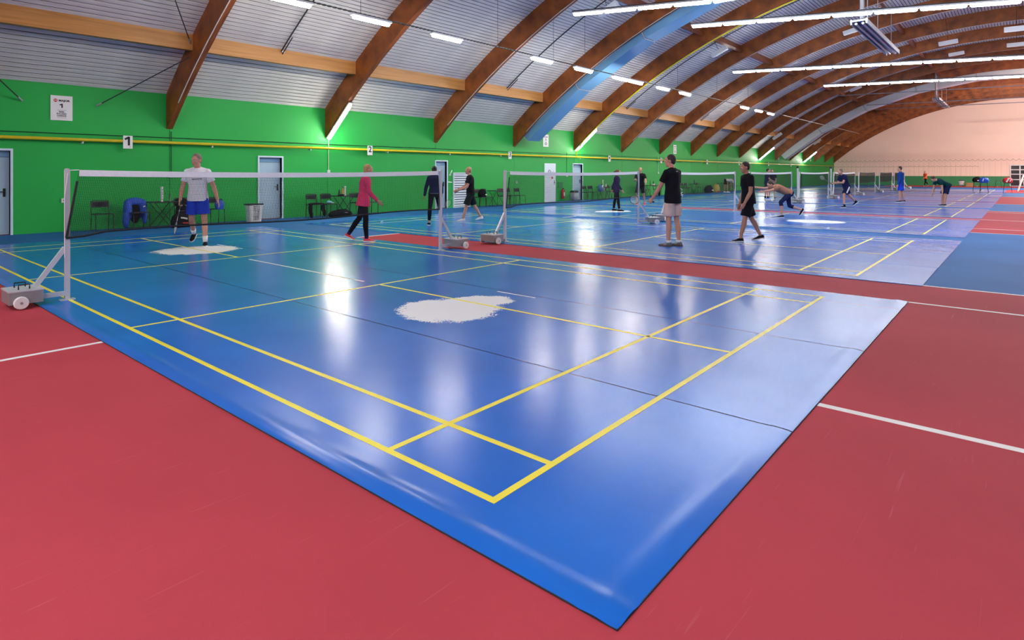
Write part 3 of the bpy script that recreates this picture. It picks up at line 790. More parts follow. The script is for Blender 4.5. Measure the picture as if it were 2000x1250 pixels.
def remesh(mb, vox, m, name, parent, smooth=4, post=None):
    me = mb.mesh(name+'_raw'); t = bpy.data.objects.new(name+'_tmp', me); COL.objects.link(t)
    md = t.modifiers.new('r', 'REMESH'); md.mode = 'VOXEL'; md.voxel_size = vox; md.use_smooth_shade = True
    if smooth:
        sm = t.modifiers.new('s', 'SMOOTH'); sm.factor = .5; sm.iterations = smooth
    dg = bpy.context.evaluated_depsgraph_get(); out = bpy.data.meshes.new_from_object(t.evaluated_get(dg))
    bpy.data.objects.remove(t); bpy.data.meshes.remove(me)
    out.name = name; out.materials.clear(); out.materials.append(m)
    o = bpy.data.objects.new(name, out); COL.objects.link(o)
    if parent is not None: o.parent = parent
    return o
def bag(name, label, cat, loc, rz, dims, m, accents=(), vox=.02, straps=True):
    r = thing(name, label, cat, loc, rz); x, y, z = dims; mb = MB()
    mb.ell((0, 0, z*.5), (x*.5, y*.5, z*.5)); mb.ell((-x*.22, 0, z*.36), (x*.3, y*.5, z*.36)); mb.ell((x*.22, 0, z*.40), (x*.28, y*.48, z*.40)); mb.box(-x*.38, x*.38, -y*.38, y*.38, 0, z*.3)
    b = remesh(mb, vox, m, 'bag_body', r)
    for (am, ax, az, aw, ah, rot) in accents:
        M = Matrix.Translation((ax*x, -y*.5-.002, az*z)) @ Matrix.Rotation(rot, 4, 'Y')
        MB().box(-aw*x/2, aw*x/2, -.006, .05, -ah*z/2, ah*z/2, M).build('print', am, r)
    if straps:
        MB().tube([(-x*.25, -y*.2, z*.72), (-x*.18, -y*.25, z*1.0), (x*.18, -y*.25, z*1.02), (x*.25, -y*.2, z*.75)], .012, 6).build('strap', M_blackcloth, r)
    return r
M_bluejacket = mat('blue_jacket', (.012, .085, .52), .55, var=.15, scale=14)
M_cyancloth = mat('cyan_cloth', (.22, .62, .70), .8)
FV = 16.12
# group by the first blue door
chair(3.06, FV, 0, 'empty black metal chair between the net post and the chair with the blue jacket')
chair(3.92, FV, .05, 'black metal chair with a blue padded jacket over its back')
r = thing('padded_jacket', 'blue padded jacket with white emblem hung over a chair back', 'jacket', (3.90, FV, 0))
mb = MB(); mb.ell((-.02, .20, .72), (.26, .10, .12)); mb.ell((-.20, .16, .50), (.11, .12, .30)); mb.ell((.18, .16, .56), (.10, .12, .24)); mb.ell((-.25, .12, .26), (.09, .11, .24)); mb.ell((.21, .14, .32), (.06, .10, .22)); mb.ell((0, .24, .5), (.22, .05, .3))
remesh(mb, .018, M_bluejacket, 'jacket_shell', r)
MB().ell((-.03, .14, .42), (.13, .03, .28)).build('lining', M_blackcloth, r, True)
MB().ell((.17, .045, .60), (.035, .008, .018), Matrix.Rotation(-.5, 3, 'Y')).build('emblem', M_paper, r)
table(4.52, FV, 0, 'black folding table with a white shuttle tube standing on it')
chair(5.10, FV, .0, 'black metal chair with a black jacket beside the black folding table')
r = thing('black_jacket', 'black jacket with white print draped on a chair by the table', 'jacket', (5.08, FV, 0))
mb = MB(); mb.ell((.0, .21, .66), (.21, .05, .14)); mb.ell((.0, .10, .50), (.18, .1, .12)); mb.ell((-.02, .16, .35), (.15, .08, .2)); remesh(mb, .018, M_blackcloth, 'jacket_shell', r)
MB().box(-.06, -.02, .035, .05, .55, .60).box(.05, .10, .04, .055, .57, .585).build('print', M_paper, r)
bag('sports_bag', 'black sports bag with white lettering and a red stripe under the folding table', 'bag', (4.86, 15.75, 0), .2, (.55, .34, .42), M_blackcloth, ((M_paper, -.02, .62, .34, .09, .22), (M_redink, .08, .30, .34, .07, .08)))
chair(5.96, FV, 0, 'black metal chair with a small blue bag hanging on it')
bag('small_bag', 'small bright blue bag hanging on a chair behind the man in blue shorts', 'bag', (5.98, 15.86, .44), 0, (.26, .2, .30), M_bluejacket, (), .018)
def shuttle_tube(x, y, z, label, h=.40, m=None):
    r = thing('shuttle_tube', label, 'tube', (x, y, z)); m = m or M_paper
    MB().lathe([(.034, 0), (.034, h)], 14).build('tube_body', m, r, False); MB().lathe([(.036, h-.02), (.036, h+.012)], 14).build('cap', M_paper, r)
    for k in range(5): MB().box(-.012, .012, -.0352, -.030, .05+k*.065, .085+k*.065).build('print', mat('grey_print', (.35, .35, .38), .5), r)
shuttle_tube(4.50, FV, .713, 'white shuttlecock tube standing on the table by the blue jacket')
def bottle(x, y, z, label, m, h=.24):
    r = thing('bottle', label, 'bottle', (x, y, z)); MB().lathe([(.03, 0), (.034, .01), (.034, h*.62), (.014, h*.85), (.014, h*.9)], 14).build('bottle_body', m, r, True)
    MB().lathe([(.017, h*.9), (.017, h)], 12).build('cap', M_ink, r)
M_clear = mat('clear_plastic', (.75, .9, .8), .1, trans=.9, spec=.5)
bottle(4.70, FV-.05, .713, 'clear bottle with a dark cap beside the white shuttle tube', M_clear, .2)
# laundry basket
r = thing('laundry_basket', 'white perforated laundry basket with black lid by the blue door', 'basket', (7.10, 16.0, 0))
b = MB()
def sq(w, d, z, n=20):
    o = []
    for k in range(n):
        a = 2*math.pi*k/n; c, s = math.cos(a), math.sin(a); e = .35
        o.append(Vector((math.copysign(abs(c)**e, c)*w/2, math.copysign(abs(s)**e, s)*d/2, z)))
    return o
b.loft([sq(.37, .30, 0), sq(.45, .36, .53)]); bb = b.build('basket_body', M_plasticwhite, r)
MB().loft([sq(.50, .40, .53), sq(.52, .42, .545), sq(.50, .40, .565)]).build('lid', M_black, r)
for i in range(4):
    for j in range(9):
        z = .06+j*.05; d = .15+.03*z/.53
        MB().box(-.075+i*.05-.012, -.075+i*.05+.012, -d-.006, -d+.01, z, z+.032).build('slot', M_dark, bb)
# second group
chair(9.30, FV, 0, 'black metal chair with dark trousers hanging from the seat')
r = thing('black_trousers', 'black trousers draped over the seat of a chair', 'trousers', (9.32, FV, 0)); mb = MB(); mb.ell((0, -.02, .47), (.26, .17, .035)); mb.ell((-.24, -.1, .30), (.06, .08, .2)); mb.ell((-.20, -.1, .12), (.055, .07, .13)); mb.ell((.25, -.1, .32), (.055, .08, .17)); mb.ell((.29, -.12, .15), (.05, .06, .13)); remesh(mb, .016, M_blackcloth, 'cloth', r)
chair(9.86, FV, 0, 'black metal chair with a pale blue hat lying on the seat')
r = thing('peaked_hat', 'pale blue and white peaked hat lying on a chair seat', 'hat', (9.86, FV-.02, .456)); MB().ell((0, 0, .05), (.10, .08, .05)).build('crown', M_cyancloth, r, True); MB().ell((.10, -.02, .02), (.08, .06, .012)).build('brim', M_paper, r, True)
table(10.46, FV, 0, 'black folding table with drinks and tubes between the chairs')
bottle(10.28, FV, .713, 'dark bottle standing on the table beside the orange drink', M_darkplastic, .22); bottle(10.38, FV-.06, .713, 'bottle half filled with orange drink on the table', mat('orange_drink', (.75, .35, .05), .2), .30)
shuttle_tube(10.52, FV, .713, 'white shuttlecock tube standing on the table beside the orange drink', .32)
r = thing('dark_pouch', 'flat dark pouch lying on the table with the drinks', 'pouch', (10.26, FV-.14, .713)); MB().ell((0, 0, .03), (.14, .08, .03)).build('pouch_body', M_blackcloth, r, True); MB().tube([(-.1, 0, .055), (.1, 0, .055)], .004, 5).build('zip', M_steel, r)
chair(11.06, FV, 0, 'empty black metal chair right of the table with the drinks'); chair(11.62, FV, 0, 'black metal chair behind the woman in pink')
bag('sports_bag', 'long black holdall lying on the floor below the chairs', 'bag', (10.05, 15.72, 0), .05, (.95, .36, .26), M_blackcloth, ((M_steel, .12, .6, .12, .05, .1),))
# third group
for x, l in ((17.58, 'black metal chair next to the louvred shutter'), (18.02, 'black metal chair left of the table near the shutter'), (19.22, 'black metal chair tucked behind the table near the shutter'), (19.70, 'black metal chair right of the table near the shutter')): chair(x, FV+.05, 0, l)
table(18.62, FV-.05, 0, 'black folding table near the louvred shutter')
bag('sports_bag', 'black bag with a white tag on the chair next to the shutter', 'bag', (17.56, 16.0, .456), 0, (.42, .3, .34), M_blackcloth, ((M_paper, .25, .3, .2, .15, 0),))
chair(20.35, FV, 0, 'lone black metal chair behind the net stand facing the shutter')
# fire extinguisher
r = thing('fire_extinguisher', 'red fire extinguisher hanging on the green wall', 'extinguisher', (24.6, WV-.12, .14)); MB().lathe([(.05, 0), (.085, .015), (.085, .43), (.06, .49), (.025, .51)], 18).build('cylinder', mat('extinguisher_red', (.55, .012, .012), .3), r, True)
MB().box(-.02, .02, -.05, .03, .51, .56).build('valve', M_black, r); MB().tube([(.02, -.03, .54), (.10, -.05, .48), (.095, -.04, .2)], .012, 6).build('hose', M_black, r); MB().box(-.045, .045, -.089, -.08, .14, .33).build('label_plate', M_paper, r)
r = thing('waste_bin', 'grey waste bin with black swing lid before the blue door', 'bin', (25.25, 16.3, 0)); MB().loft([sq(.36, .26, 0), sq(.44, .32, .46)]).build('bin_body', mat('bin_grey', (.30, .33, .36), .5), r, True); MB().loft([sq(.46, .34, .46), sq(.46, .34, .50), sq(.36, .24, .56)]).build('lid', M_black, r)
# further groups along the wall
def cluster(u, n, seed, where):
    for k in range(n): chair(u+k*.62*(1 if k < 2 else 1.25), FV+.05, random.uniform(-.15, .15), 'black metal chair in the row ' + where, 'chairs ' + where)
cluster(26.3, 2, 1, 'by the table with the blue backpack'); table(28.0, FV, 0, 'black folding table beside the blue backpack'); chair(28.75, FV, 0, 'black metal chair in the row by the table with the blue backpack', 'chairs by the table with the blue backpack'); chair(29.4, FV, 0, 'black metal chair in the row by the table with the blue backpack', 'chairs by the table with the blue backpack')
bag('backpack', 'blue and grey backpack leaning on the chairs behind the woman in the dark jacket', 'bag', (27.35, 15.92, .46), .2, (.40, .3, .42), mat('backpack_blue', (.05, .13, .32), .6), ((M_paper, -.2, .7, .14, .3, .4), (mat('tan_cloth', (.45, .36, .30), .8), .25, .35, .4, .4, 0)))
shuttle_tube(27.9, FV, .713, 'pale green tube standing on the table beside the blue backpack', .38, mat('pale_green', (.55, .75, .4), .5)); bottle(28.25, FV, .713, 'white bottle on the table beside the blue backpack', M_plasticwhite, .2)
cluster(32.6, 2, 2, 'left of the man in beige shorts'); table(33.9, FV, 0, 'black folding table left of the man in beige shorts'); chair(34.7, FV, 0, 'black metal chair in the row left of the man in beige shorts', 'chairs left of the man in beige shorts')
bottle(33.7, FV, .713, 'green bottle on the table left of the man in beige shorts', mat('bottle_green', (.02, .2, .05), .3), .3); bottle(34.15, FV, .713, 'black bottle on the table left of the man in beige shorts', M_darkplastic, .28)
r = thing('folded_towel', 'white folded towel on the table left of the man in beige shorts', 'towel', (33.95, FV-.1, .713)); MB().ell((0, 0, .03), (.16, .12, .03)).build('towel_fold', M_paper, r, True); MB().ell((.02, 0, .07), (.13, .10, .022)).build('towel_fold', M_paper, r, True)
r = thing('black_jacket', 'black coat hanging from the table left of the man in beige shorts', 'jacket', (34.35, FV-.3, 0)); mb = MB(); mb.ell((0, 0, .60), (.16, .07, .16)); mb.ell((0, 0, .36), (.17, .07, .22)); mb.ell((.03, 0, .16), (.14, .06, .15)); remesh(mb, .018, M_blackcloth, 'coat_shell', r)
MB().ell((0, -.07, .68), (.04, .01, .04)).build('collar', M_darkplastic, r)
cluster(39.0, 2, 3, 'right of the man in beige shorts'); table(40.7, FV, 0, 'black folding table right of the man in beige shorts'); chair(41.5, FV, 0, 'black metal chair in the row right of the man in beige shorts', 'chairs right of the man in beige shorts')
bottle(40.6, FV, .713, 'dark green bottle on the table right of the man in beige shorts', mat('bottle_dark', (.01, .06, .03), .3), .34)
bag('sports_bag', 'black holdall with white letters beside the yellow bag', 'bag', (42.75, 15.9, 0), 0, (1.15, .45, .58), M_blackcloth, ((M_paper, .2, .35, .28, .14, .1),))
bag('yellow_bag', 'yellow bag with red base standing by the green wall', 'bag', (44.5, 16.0, 0), 0, (.72, .45, .68), mat('bag_yellow', (.62, .48, .10), .7), ((M_redink, 0, .1, .6, .16, 0),))
cluster(47.6, 3, 4, 'behind the bending man in white'); table(46.7, FV, 0, 'black folding table behind the bending man in white')

# ------------------------------------------------------------------ shuttlecocks
def shuttle(x, y, rz, label, grp=None, s=1.0):
    r = thing('shuttlecock', label, 'shuttlecock', (x, y, TOPZ), rz, grp)
    M = Matrix.Translation((0, 0, .026)) @ Matrix.Rotation(1.25, 4, 'X')
    MB().ell(M @ Vector((0, 0, 0)), (.0135, .0135, .0135)).build('cork', M_plasticwhite, r, True)
    for k in range(8):
        a = 2*math.pi*k/8; p0 = M @ Vector((.008*math.cos(a), .008*math.sin(a), .01)); p1 = M @ Vector((.028*math.cos(a), .028*math.sin(a), .062))
        p1.z = max(p1.z, .003); p0.z = max(p0.z, .003)
        MB().bar(p0, p1, .013, .002).build('feather', M_paper, r)
for (px, py), l in (((744, 436), 'white shuttlecock on the mat right of the woman in pink'), ((1615, 449), 'white shuttlecock on the mat before the worn patch')):
    g = ground(px, py); shuttle(g.x, g.y, .6, l)
for k, (px, py) in enumerate(((1493, 396), (1484, 399), (1697, 363), (1730, 363), (1748, 363))):
    g = ground(px, py); shuttle(g.x, g.y, k, 'white shuttlecock lying at the far courts', 'shuttlecocks at the far courts')

# ------------------------------------------------------------------ people
SKIN = mat('skin', (.55, .27, .18), .55, var=.06, scale=8)
SKIN2 = mat('skin_tan', (.44, .20, .12), .55, var=.06, scale=8)
HAIR_D = mat('hair_dark', (.022, .014, .010), .6, var=.3, scale=60); HAIR_G = mat('hair_grey', (.20, .15, .11), .6, var=.3, scale=60); HAIR_B = mat('hair_blond', (.40, .24, .10), .6, var=.3, scale=60)
C = dict(white=mat('white_shirt', (.74, .75, .79), .8, spec=.1, var=.04), blue=mat('blue_shorts', (.010, .05, .55), .7, spec=.1), pink=mat('pink_jacket', (.82, .055, .17), .7, spec=.1), black=mat('black_knit', (.010, .010, .013), .85, spec=.1, var=.2),
         navy=mat('navy_knit', (.012, .016, .06), .85, spec=.1, var=.2), beige=mat('beige_shorts', (.60, .47, .42), .85, spec=.1), red=mat('red_shoe', (.75, .02, .03), .5), cream=mat('cream_shoe', (.72, .66, .58), .6), tan=mat('tan_shirt', (.33, .16, .10), .8, spec=.1),
         royal=mat('royal_blue', (.012, .05, .24), .8, spec=.1), teal=mat('dark_teal', (.008, .045, .045), .85, spec=.1), orange=mat('orange_shirt', (.75, .10, .03), .8, spec=.1), plum=mat('plum_jacket', (.03, .015, .075), .8, spec=.1), greyshoe=mat('grey_shoe', (.10, .11, .12), .6), blueshoe=mat('blue_shoe', (.02, .12, .45), .6), olive=mat('dark_olive', (.015, .02, .018), .85, spec=.1))
def vdir(side, fl, ab): return Vector((side*math.sin(ab), math.cos(ab)*math.sin(fl), -math.cos(ab)*math.cos(fl)))
def frame(d, hint):
    z = d.normalized(); x = hint-z*hint.dot(z)
    x.normalize(); y = z.cross(x); return Matrix((x, y, z)).transposed()
def person(label, px, py, H, face, pose, out, vox=.012, pos=None, grp=None):
    g = pos or ground(px, py, TOPZ); s = H/1.78
    r = thing('person', label, 'person', (g.x, g.y, out.get('z', TOPZ)), heading(face), grp)
    fem = out.get('fem', False); skin = out.get('skin', SKIN)
    lean = R_(pose.get('lean', 2)); side = R_(pose.get('side', 0)); tw = R_(pose.get('twist', 0))
    Rt = Matrix.Rotation(side, 3, 'Y') @ Matrix.Rotation(-lean, 3, 'X') @ Matrix.Rotation(tw, 3, 'Z')
    legs = {}
    th, sh, ank = .245*H, .245*H, .045*H
    for sd, key in ((-1, 'L'), (1, 'R')):
        hf, ha, kf = [R_(a) for a in pose.get('leg'+key, (0, 4, 2))]
        fp = R_(pose.get('foot'+key, 0))
        hip = Vector((sd*.088*s, 0, -.02*s)); kn = hip+vdir(sd, hf, ha)*th; an = kn+vdir(sd, hf-kf, ha*.6)*sh
        fy = R_(pose.get('fy'+key, 8))*sd
        fd = Matrix.Rotation(-fy, 3, 'Z') @ Vector((0, math.cos(fp), -math.sin(fp))); fu = Matrix.Rotation(-fy, 3, 'Z') @ Vector((0, math.sin(fp), math.cos(fp)))
        heel = an-fu*ank-fd*.06*s; toe = an-fu*ank+fd*.19*s
        legs[key] = dict(hip=hip, kn=kn, an=an, fd=fd, fu=fu, low=min(heel.z, toe.z))
    hz = -min(l['low'] for l in legs.values())
    P = Vector((0, 0, hz))
    ref = legs[pose.get('plant', 'R')]; off = Vector((-ref['an'].x, -ref['an'].y, 0)) if pose.get('plant') else -(legs['L']['an']+legs['R']['an'])/2*Vector((1,1,0)).length*0
    if not pose.get('plant'):
        mid = (legs['L']['an']+legs['R']['an'])/2; off = Vector((-mid.x, -mid.y, 0))
    P += off
    for l in legs.values():
        for k in ('hip', 'kn', 'an'): l[k] = l[k]+P
    def T(x, y, z): return P + Rt @ Vector((x*s, y*s, z*s))
    sw = .155 if fem else .178
    arms = {}
    for sd, key in ((-1, 'L'), (1, 'R')):
        sf, sa, ef, ei = [R_(a) for a in pose.get('arm'+key, (4, 10, 12, 0))]
        shd = T(sd*sw, 0, .452); el = shd+vdir(sd, sf, sa)*(.178*H); d2 = vdir(sd, sf+ef, sa*.5-ei); wr = el+d2*(.15*H)
        arms[key] = dict(sh=shd, el=el, wr=wr, d=d2, sd=sd)
    # ---- body
    b = MB()
    def ringT(z, rx, ry, yo=0, n=20): return [T(rx*math.cos(2*math.pi*k/n), yo+ry*math.sin(2*math.pi*k/n), z) for k in range(n)]
    W = .88 if fem else 1.0
    prof = [(-.11,.09,.08),(-.06,.150,.112),(0,.165,.120),(.08,.150*(.95 if fem else 1),.110),(.16,.138*W,.100),(.25,.150*W,.108),(.35,.168*W,.116),(.44,.162*W,.105),(.50,.120,.08),(.53,.065,.06)]
    b.loft([ringT(*p) for p in prof])
    for key, a in arms.items():
        b.ell(a['sh'], (.056*s,)*3); b.tube([T(0, 0, .51), a['sh']], [.055*s, .05*s], 12); b.tube([a['sh'], (a['sh']+a['el'])/2, a['el']], [.053*s, .049*s, .041*s], 14); b.ell(a['el'], (.042*s,)*3)
        b.tube([a['el'], a['el']*.65+a['wr']*.35, a['wr']], [.041*s, .042*s, .028*s], 14); b.ell(a['wr'], (.029*s,)*3)
        # hand
        d = a['d'].normalized(); nrm = Vector((-a['sd'], 0, 0)); nrm = (nrm-d*nrm.dot(d)).normalized(); wv = d.cross(nrm)
        if wv.y < 0: wv = -wv
        pc = a['wr']+d*.05*s
        b.ell(pc, (.018*s, .042*s, .052*s), Matrix((nrm, wv, d)).transposed())
        grip = pose.get('grip'+key, False); c1, c2 = (1.1, 2.3) if grip else (.25, .6)
        for k, (o, ln) in enumerate(((.030, .062), (.010, .070), (-.010, .066), (-.029, .052))):
            p0 = pc+d*.045*s+wv*o*s; e1 = p0+(d*math.cos(c1)+nrm*math.sin(c1))*ln*.55*s; e2 = e1+(d*math.cos(c2)+nrm*math.sin(c2))*ln*.5*s
            b.tube([p0-d*.01*s, p0, e1, e2], [.0095*s, .0095*s, .0085*s, .007*s], 8)
        t0 = pc-d*.015*s+wv*.034*s; t1 = t0+(wv*.75+d*.55+nrm*.3).normalized()*.036*s; t2 = t1+(d*.85+nrm*.5+wv*.1).normalized()*.03*s
        b.tube([t0, t1, t2], [.0125*s, .011*s, .008*s], 8)
        a['palm'] = pc+d*.03*s+nrm*.022*s; a['nrm'] = nrm; a['wv'] = wv
    for key, l in legs.items():
        b.ell(l['hip'], (.088*s,)*3); m1 = l['hip']*.6+l['kn']*.4
        b.tube([l['hip'], m1, l['kn']], [.085*s, .074*s, .053*s], 16); b.ell(l['kn'], (.054*s,)*3)
        c = l['kn']*.68+l['an']*.32+Vector((0, -.012*s, 0)); b.tube([l['kn'], c, l['kn']*.3+l['an']*.7, l['an']], [.052*s, .056*s, .042*s, .034*s], 14)
        b.ell(l['an']+l['fu']*.01*s, (.033*s,)*3); fm = l['an']-l['fu']*.042*s+l['fd']*.05*s
        b.ell(fm, (.026*s, .09*s, .022*s), Matrix((l['fd'].cross(l['fu']), l['fd'], l['fu'])).transposed())
    hy, hp = [R_(a) for a in pose.get('head', (0, 0))]
    nb = T(0, .005, .52); Rh = Matrix.Rotation(-lean*pose.get('hfollow', .6), 3, 'X') @ Matrix.Rotation(-hy, 3, 'Z') @ Matrix.Rotation(-hp, 3, 'X')
    hc = nb + Rt @ Vector((0, .02*s, .075*s)) + Rh @ Vector((0, .015*s, .085*s))
    def Hd(x, y, z): return hc + Rh @ Vector((x*s, y*s, z*s))
    b.tube([nb-(Rt @ Vector((0,0,.05*s))), hc-(Rh @ Vector((0, .02*s, .05*s)))], [.060*s, .052*s], 14)
    b.ell(hc+(Rh @ Vector((0, -.008*s, .025*s))), (.076*s, .096*s, .095*s), Rh); b.ell(Hd(0, .022, -.045), (.058*s, .070*s, .072*s), Rh); b.ell(Hd(0, .060, -.095), (.030*s, .028*s, .022*s), Rh)
    b.tube([Hd(0, .088, .025), Hd(0, .110, -.022)], [.010*s, .017*s], 8); b.ell(Hd(0, .085, .038), (.055*s, .018*s, .012*s), Rh)
    for sd in (-1, 1): b.ell(Hd(sd*.078, -.005, -.008), (.010*s, .020*s, .032*s), Rh); b.ell(Hd(sd*.04, .066, -.025), (.022*s, .02*s, .02*s), Rh)
    body = remesh(b, vox, skin, 'body', r, 3)
    for sd in (-1, 1):
        e = MB().ell(Hd(sd*.031, .083, .012), (.014*s, .010*s, .009*s), Rh, 10, 6).build('eye', M_paper, r, True); MB().ell(Hd(sd*.031, .091, .012), (.006*s, .004*s, .006*s), Rh, 8, 6).build('iris', M_ink, e, True)
    MB().ell(Hd(0, .089, -.062), (.024*s, .008*s, .007*s), Rh, 10, 6).build('mouth', mat('lip', (.40, .12, .10), .5), r, True)
    # hair
    hm = out.get('hair', HAIR_D); hb = MB(); hb.ell(Hd(0, -.022, .038), (.084*s, .096*s, .098*s), Rh)
    if out.get('long') or fem: hb.ell(Hd(0, -.06, -.02), (.070*s, .055*s, .085*s), Rh)
    else: hb.ell(Hd(0, -.052, -.005), (.074*s, .055*s, .07*s), Rh)
    if out.get('tail'): hb.tube([Hd(0, -.10, .05), Hd(0, -.16, .03), Hd(0, -.17, -.06), Hd(0, -.14, -.13)], [.03*s, .032*s, .026*s, .01*s], 10)
    if out.get('bun'): hb.ell(Hd(0, -.10, .08), (.045*s,)*3)
    remesh(hb, max(.01, vox*.9), hm, 'hair', r, 2)
    if out.get('band'):
        MB().tube([Hd(.080*math.cos(a*math.pi/10), -.008+.098*math.sin(a*math.pi/10), .055) for a in range(20)], .009*s, 6, True).build('headband', out['band'], r, True)
    # ---- top
    tm = C[out['top']]; q = MB(); hem = out.get('hem', -.10); fl = .012 if out.get('flare') else 0
    g_ = .018
    tp = [(hem, .176+g_+fl*3, .128+g_+fl*2), (0, .168+g_+fl, .122+g_), (.09, .156*(.96 if fem else 1)+g_, .114+g_), (.17, .146*W+g_, .106+g_), (.26, .156*W+g_, .112+g_), (.36, .172*W+g_, .119+g_), (.45, .166*W+g_, .108+g_), (.505, .112+g_*.8, .078+g_*.8), (.535, .066+g_*.4, .060+g_*.4)]
    q.loft([ringT(*p) for p in tp])
    sl = out.get('sleeve', .62)
    for key, a in arms.items():
        q.ell(a['sh'], ((.055+g_*.7)*s,)*3); q.tube([T(0, -.005, .505), a['sh']], [(.055+g_*.5)*s, (.05+g_*.7)*s], 12)
        if sl <= 1:
            e = a['sh'].lerp(a['el'], sl); q.tube([a['sh'], e], [(.052+g_*.7)*s, (.056+g_*.8)*s], 16)
        else:
            q.tube([a['sh'], a['el']], [(.053+g_*.8)*s, (.043+g_*.7)*s], 14); q.ell(a['el'], ((.042+g_*.7)*s,)*3); e = a['el'].lerp(a['wr'], .93); q.tube([a['el'], e], [(.042+g_*.7)*s, (.031+g_*.5)*s], 14)
    topo = remesh(q, vox, tm, out.get('topname', 'shirt'), r, 2)
    for (am, pts, rad) in out.get('marks', ()):
        MB().tube([T(*p) for p in pts], rad*s, 5).build('print', am, topo)
    # ---- bottom
    bm_ = C[out['bot']]; q = MB(); k = out.get('len', .72); g2 = .014 if k <= 1 else .008
    q.loft([ringT(-.115, .13+g2, .10+g2), ringT(-.06, .158+g2, .114+g2), ringT(0, .166+g2*.7, .121+g2*.7), ringT(.07, .155+g2*.5, .113+g2*.5)])
    for key, l in legs.items():
        q.ell(l['hip'], ((.080+g2)*s,)*3)
        if k <= 1:
            e = l['hip'].lerp(l['kn'], k); q.tube([l['hip'], e], [(.082+g2)*s, (.084+g2*1.9)*s], 18)
        else:
            m1 = l['hip']*.6+l['kn']*.4; q.tube([l['hip'], m1, l['kn']], [(.086+g2)*s, (.075+g2)*s, (.054+g2)*s], 16); q.ell(l['kn'], ((.055+g2)*s,)*3)
            e = l['kn'].lerp(l['an'], k-1); c = l['kn']*.68+l['an']*.32+Vector((0, -.012*s, 0)); q.tube([l['kn'], c, e], [(.053+g2)*s, (.057+g2)*s, (.038+g2)*s], 14)
    bot = remesh(q, vox, bm_, 'leggings' if k > 1 else 'shorts', r, 2)
    if out.get('stripe'):
        for key, l in legs.items():
            d = (l['kn']-l['hip']).normalized(); sdv = Vector((1 if key == 'R' else -1, 0, 0)); sdv = (sdv-d*sdv.dot(d)).normalized()
            MB().bar(l['hip']+sdv*.112*s+d*.02*s, l['hip'].lerp(l['kn'], k*.95)+sdv*.118*s, .05*s, .012, sdv).build('side_stripe', out['stripe'], bot)
    # ---- socks and shoes
    for key, l in legs.items():
        if out.get('sock'):
            MB().tube([l['an']-l['fu']*.01, l['an'].lerp(l['kn'], out.get('sockh', .2))], [.042*s, .050*s], 14).build('sock', out['sock'], r, True)
        M3 = Matrix((l['fd'].cross(l['fu']), l['fd'], l['fu'])).transposed(); o = l['an']-l['fu']*(ank)
        def F(x, y, z): return o + M3 @ Vector((x*s, y*s, z*s))
        secs = [(-.065, .020, .075, .030), (-.05, .034, .085, .034), (0, .038, .09, .036), (.05, .040, .078, .038), (.10, .045, .058, .042), (.15, .044, .046, .041), (.185, .032, .036, .030), (.20, .012, .026, .014)]
        rings = []
        for (y, wd, h, wb) in secs:
            rings.append([F(-wb, y, .018), F(-wd*1.02, y, h*.45), F(-wd*.75, y, h*.85), F(0, y, h), F(wd*.75, y, h*.85), F(wd*1.02, y, h*.45), F(wb, y, .018)])
        sh_ = MB().loft(rings).build('shoe', C[out['shoe']] if isinstance(out['shoe'], str) else out['shoe'], r, True)
        pr = [F(wb*1.08*e, y, 0) for e in (1,) for (y, wd, h, wb) in secs] + [F(-wb*1.08, y, 0) for (y, wd, h, wb) in reversed(secs)]
        up = [p+l['fu']*.022*s for p in pr]; MB().loft([pr, up]).build('sole', out.get('sole', M_paper), sh_)
        if out.get('stripes3'):
            for kk in range(3): MB().bar(F(-.047, .04+kk*.022, .03), F(-.034, .02+kk*.022, .065), .010*s, .004).bar(F(.047, .04+kk*.022, .03), F(.034, .02+kk*.022, .065), .010*s, .004).build('shoe_stripe', M_paper, sh_)
        else: MB().bar(F(-.02, .04, .088), F(.02, .04, .088), .05*s, .006).build('laces', M_darkplastic if out['shoe'] in ('cream',) else M_paper, sh_)
    bpy.context.view_layer.update()
    return r, arms
def racket(r, arm, label, down=(0, .3, -1), stringm=None):
    Mw = r.matrix_world; p = Mw @ arm['palm']; d = (Mw.to_3x3() @ Vector(down)).normalized(); n = (Mw.to_3x3() @ Vector((1, 0, 0)))
    hint = (n-d*n.dot(d)).normalized(); M = Matrix((hint, d.cross(hint), d)).transposed().to_4x4(); M.translation = p - d*.05
    t = thing('badminton_racket', label, 'racket'); t.matrix_world = M
    MB().lathe([(.012, -.04), (.014, 0), (.012, .13), (.006, .15)], 10).build('grip', M_darkplastic, t); MB().tube([(0,0,.14), (0,0,.40)], .0035, 6).build('shaft', M_steel, t)
    MB().tube([(0, .09*math.cos(a*math.pi/14), .52+.125*math.sin(a*math.pi/14)) for a in range(28)], .005, 6, True).build('head_frame', M_darkplastic, t)
    st = MB()
    for k in range(-6, 7):
        x = k*.013; h = .125*math.sqrt(max(0, 1-(x/.09)**2)); st.tube([(0, x, .52-h), (0, x, .52+h)], .0008, 3)
    for k in range(-8, 9):
        z = k*.014; h = .09*math.sqrt(max(0, 1-(z/.125)**2)); st.tube([(0, -h, .52+z), (0, h, .52+z)], .0008, 3)
    st.build('strings', M_plasticwhite, t)
